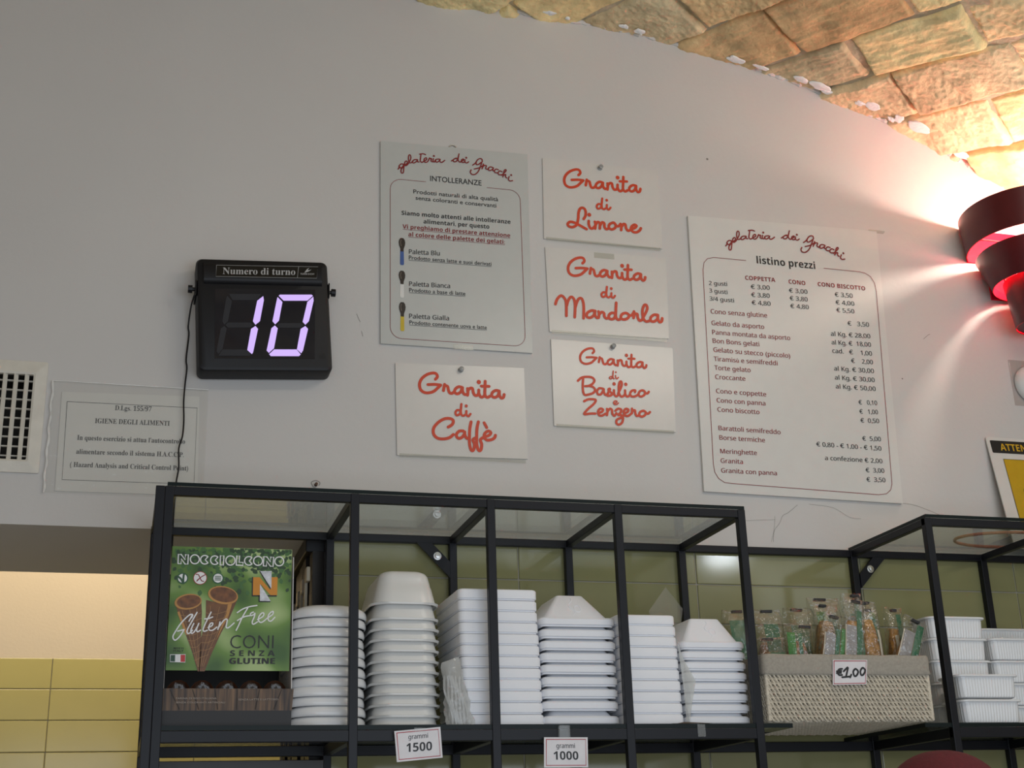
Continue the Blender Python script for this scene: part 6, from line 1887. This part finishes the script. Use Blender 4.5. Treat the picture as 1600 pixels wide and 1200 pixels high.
# rear row
bag('pasta bag in the rear left corner behind the polystyrene boxes', 1.229, -0.150, 1.985, 0.056, 0.046, -2, [(0.1, 0.9, TE, 0.90)], M_PASTA2, 11, 2, 0.62)
bag('rear pasta bag with a pale green label left of the basket centre', 1.288, -0.165, 1.984, 0.058, 0.046, -2, [(0.30, 0.85, TE, 0.86)], M_PASTA2, 12, -2, 0.70)
bag('rear pasta bag with a dark green band behind the striped bags', 1.352, -0.165, 1.988, 0.058, 0.046, 1, [(0.05, 0.75, TE, 0.84)], M_PASTA, 13, 2, 0.74)
bag('tallest pasta bag in the rear with a green label at the back post', 1.420, -0.160, 2.012, 0.062, 0.046, 0, [(0.1, 0.45, G, 0.88), (0.5, 0.8, TE, 0.86)], M_PASTA, 14, 0, 0.78)
bag('rear pasta bag on the right with a pointed crumpled top', 1.493, -0.160, 2.008, 0.058, 0.046, 3, [(0.0, 0.35, TE, 0.88), (0.78, 1.0, G, 0.9)], M_PASTA2, 15, -3, 0.76)

# ================================================================== PERSON IN THE RED CAP
PXc, PYc = 1.243, -0.80
t = thing('person', 'person in a burgundy cap standing before the right unit, only the crown showing', 'person', (PXc, PYc, 0))
HT = 1.645


def skinned(name, verts, edges, radii, m, root=0, sub=2):
    me = bpy.data.meshes.new(name)
    me.from_pydata(verts, edges, [])
    me.materials.append(m)
    o = bpy.data.objects.new(name, me)
    COL.objects.link(o)
    o.parent = t
    sk = o.modifiers.new('skin', 'SKIN')
    sk.use_smooth_shade = True
    for i, r_ in enumerate(radii):
        sv = me.skin_vertices[0].data[i]
        sv.radius = r_ if isinstance(r_, tuple) else (r_, r_)
        sv.use_root = (i == root)
    sb = o.modifiers.new('subsurf', 'SUBSURF')
    sb.levels = sb.render_levels = sub
    return o


V, E_, RD = [], [], []


def jv(p, r_, frm=None):
    V.append(p)
    RD.append(r_)
    if frm is not None:
        E_.append((frm, len(V) - 1))
    return len(V) - 1


pel = jv((0, 0, 0.90), (0.14, 0.10))
wai = jv((0, 0, 1.04), (0.125, 0.09), pel)
che = jv((0, 0, 1.22), (0.145, 0.10), wai)
upp = jv((0, 0.005, 1.33), (0.10, 0.075), che)
nec = jv((0, 0.005, 1.40), (0.052, 0.055), upp)
jaw = jv((0, -0.012, 1.465), (0.060, 0.078), nec)
hdm = jv((0, -0.004, 1.535), (0.072, 0.092), jaw)
hdt = jv((0, 0.002, 1.590), (0.062, 0.080), hdm)
for sx in (-1, 1):
    sh = jv((sx * 0.165, 0.0, 1.32), 0.052, upp)
    el = jv((sx * 0.215, 0.01, 1.06), 0.040, sh)
    wr = jv((sx * 0.205, -0.09, 0.85), 0.027, el)
    pm = jv((sx * 0.20, -0.125, 0.785), (0.030, 0.018), wr)
    for q in range(4):
        bx_ = sx * (0.178 + 0.017 * q)
        k1 = jv((bx_, -0.150, 0.735), 0.0090, pm)
        k2 = jv((bx_ - sx * 0.002, -0.152, 0.70 + 0.006 * abs(q - 1.5)), 0.0080, k1)
        jv((bx_ - sx * 0.006, -0.142, 0.672 + 0.010 * abs(q - 1.5)), 0.0070, k2)
    th1 = jv((sx * 0.165, -0.128, 0.805), 0.010, pm)
    jv((sx * 0.148, -0.150, 0.765), 0.0085, th1)
    hp = jv((sx * 0.085, 0, 0.84), 0.085, pel)
    kn = jv((sx * 0.095, -0.01, 0.47), 0.058, hp)
    an = jv((sx * 0.100, 0.015, 0.085), 0.036, kn)
    jv((sx * 0.110, -0.11, 0.032), (0.042, 0.028), an)
body = skinned('body', V, E_, RD, mat('skin', (0.55, 0.33, 0.24), 0.5))
# clothing
mb = MB()
lp = []
for z, a, b_ in ((0.82, 0.185, 0.145), (0.95, 0.180, 0.140), (1.06, 0.165, 0.125), (1.20, 0.185, 0.135), (1.30, 0.205, 0.120), (1.36, 0.165, 0.095), (1.395, 0.075, 0.075)):
    lp.append([(a * math.cos(2 * PI * k / 28), b_ * math.sin(2 * PI * k / 28), z) for k in range(28)])
mb.loft(lp, False, False)
M_SHIRT = mat('dark_work_shirt', (0.035, 0.035, 0.04), 0.8)
mb.build('shirt', M_SHIRT, t, smooth=True, local=True)
for sx in (-1, 1):
    mb = MB()
    mb.tube([(sx * 0.150, 0, 1.335), (sx * 0.185, 0.002, 1.26), (sx * 0.208, 0.008, 1.12)], [0.066, 0.066, 0.060], 16, False)
    mb.build('sleeve', M_SHIRT, t, smooth=True, local=True)
    mb = MB()
    mb.tube([(sx * 0.085, 0, 0.92), (sx * 0.092, 0, 0.70), (sx * 0.098, -0.005, 0.45), (sx * 0.102, 0.012, 0.10)], [0.105, 0.098, 0.080, 0.070], 16, False)
    mb.build('trouser_leg', mat('black_trousers', (0.02, 0.02, 0.022), 0.8), t, smooth=True, local=True)
    mb = MB()
    lp = []
    for y, w_, h_ in ((0.06, 0.030, 0.04), (0.04, 0.042, 0.085), (-0.04, 0.046, 0.075), (-0.12, 0.048, 0.055), (-0.17, 0.035, 0.04), (-0.185, 0.015, 0.025)):
        lp.append([(sx * 0.105 + w_ * math.cos(2 * PI * k / 14), y, max(0.001, h_ / 2 + h_ / 2 * math.sin(2 * PI * k / 14))) for k in range(14)])
    mb.loft(lp, True, True)
    mb.build('shoe', mat('black_shoe', (0.015, 0.015, 0.015), 0.5), t, smooth=True, local=True)
    mb = MB()
    mb.loft([[(sx * 0.026 + r_ * math.cos(2 * PI * k / 10), -0.092 - yy, 1.530 + r_ * math.sin(2 * PI * k / 10)) for k in range(10)] for r_, yy in ((0.010, -0.006), (0.009, 0.0), (0.004, 0.003))], False, True)
    mb.build('eye', mat('eye_white', (0.6, 0.58, 0.55), 0.2), t, smooth=True, local=True)
    mb = MB()
    mb.loft([[(sx * (0.070 + xx), 0.006 + r_ * 0.6 * math.cos(2 * PI * k / 12), 1.522 + r_ * math.sin(2 * PI * k / 12)) for k in range(12)] for r_, xx in ((0.022, 0.0), (0.028, 0.008), (0.024, 0.012), (0.012, 0.010))], False, True)
    mb.build('ear', mat('skin', (0.55, 0.33, 0.24), 0.5), t, smooth=True, local=True)
mb = MB()
mb.loft([[(w_ * math.cos(2 * PI * k / 10), -0.088 - d_ + 0.008 * math.sin(2 * PI * k / 10), z) for k in range(10)] for z, w_, d_ in ((1.535, 0.006, 0.004), (1.515, 0.009, 0.014), (1.498, 0.014, 0.020), (1.490, 0.010, 0.008))], True, True)
mb.build('nose', mat('skin', (0.55, 0.33, 0.24), 0.5), t, smooth=True, local=True)
mb = MB()
mb.tube([(-0.024, -0.082, 1.466), (-0.01, -0.092, 1.469), (0, -0.093, 1.467), (0.01, -0.092, 1.469), (0.024, -0.082, 1.466)], [0.002, 0.005, 0.0055, 0.005, 0.002], 8)
mb.build('mouth', mat('lips', (0.40, 0.14, 0.12), 0.5), t, smooth=True, local=True)
mb = MB()
lp = []
for z, a, b_ in ((1.44, 0.070, 0.070), (1.50, 0.080, 0.092), (1.555, 0.082, 0.098)):
    lp.append([(a * math.cos(R(-25 + 230 * k / 20)), 0.006 + b_ * math.sin(R(-25 + 230 * k / 20)), z) for k in range(21)])
mb.loft(lp, False, False, False)
mb.build('hair', mat('dark_hair', (0.03, 0.02, 0.015), 0.6), t, smooth=True, local=True)
M_CAP = mat('burgundy_cotton', (0.115, 0.010, 0.018), 0.85, var=0.12, scale=140, bump=0.3, bscale=500)
mb = MB()
lp = []
NS = 48
for k in range(15):
    u = k / 14
    a = u * PI / 2 * 0.985
    rr_ = math.cos(a) ** 0.92
    z = HT - 0.115 + 0.118 * math.sin(a)
    lp.append([(0.1035 * rr_ * math.cos(2 * PI * j / NS) * (1 - 0.010 * (j % 8 == 0)), 0.003 + 0.117 * rr_ * math.sin(2 * PI * j / NS) * (1 - 0.010 * (j % 8 == 0)), z) for j in range(NS)])
lp.insert(0, [(x * 0.985, y * 0.985, z - 0.03) for x, y, z in lp[0]])
mb.loft(lp, False, True)
mb.build('cap', M_CAP, t, smooth=True, local=True, angle=70)
mb = MB()
lp = []
for f, dz in ((1.0, 0.0), (1.28, -0.006), (1.52, -0.02), (1.60, -0.03)):
    lp.append([(0.095 * math.cos(R(205 + 130 * k / 16)), 0.003 + (0.112 * f if True else 0) * math.sin(R(205 + 130 * k / 16)), HT - 0.128 + dz) for k in range(17)])
mb.loft(lp + [[(x, y, z - 0.003) for x, y, z in l] for l in lp[::-1]], False, False, False)
mb.build('cap_brim', M_CAP, t, smooth=True, local=True)
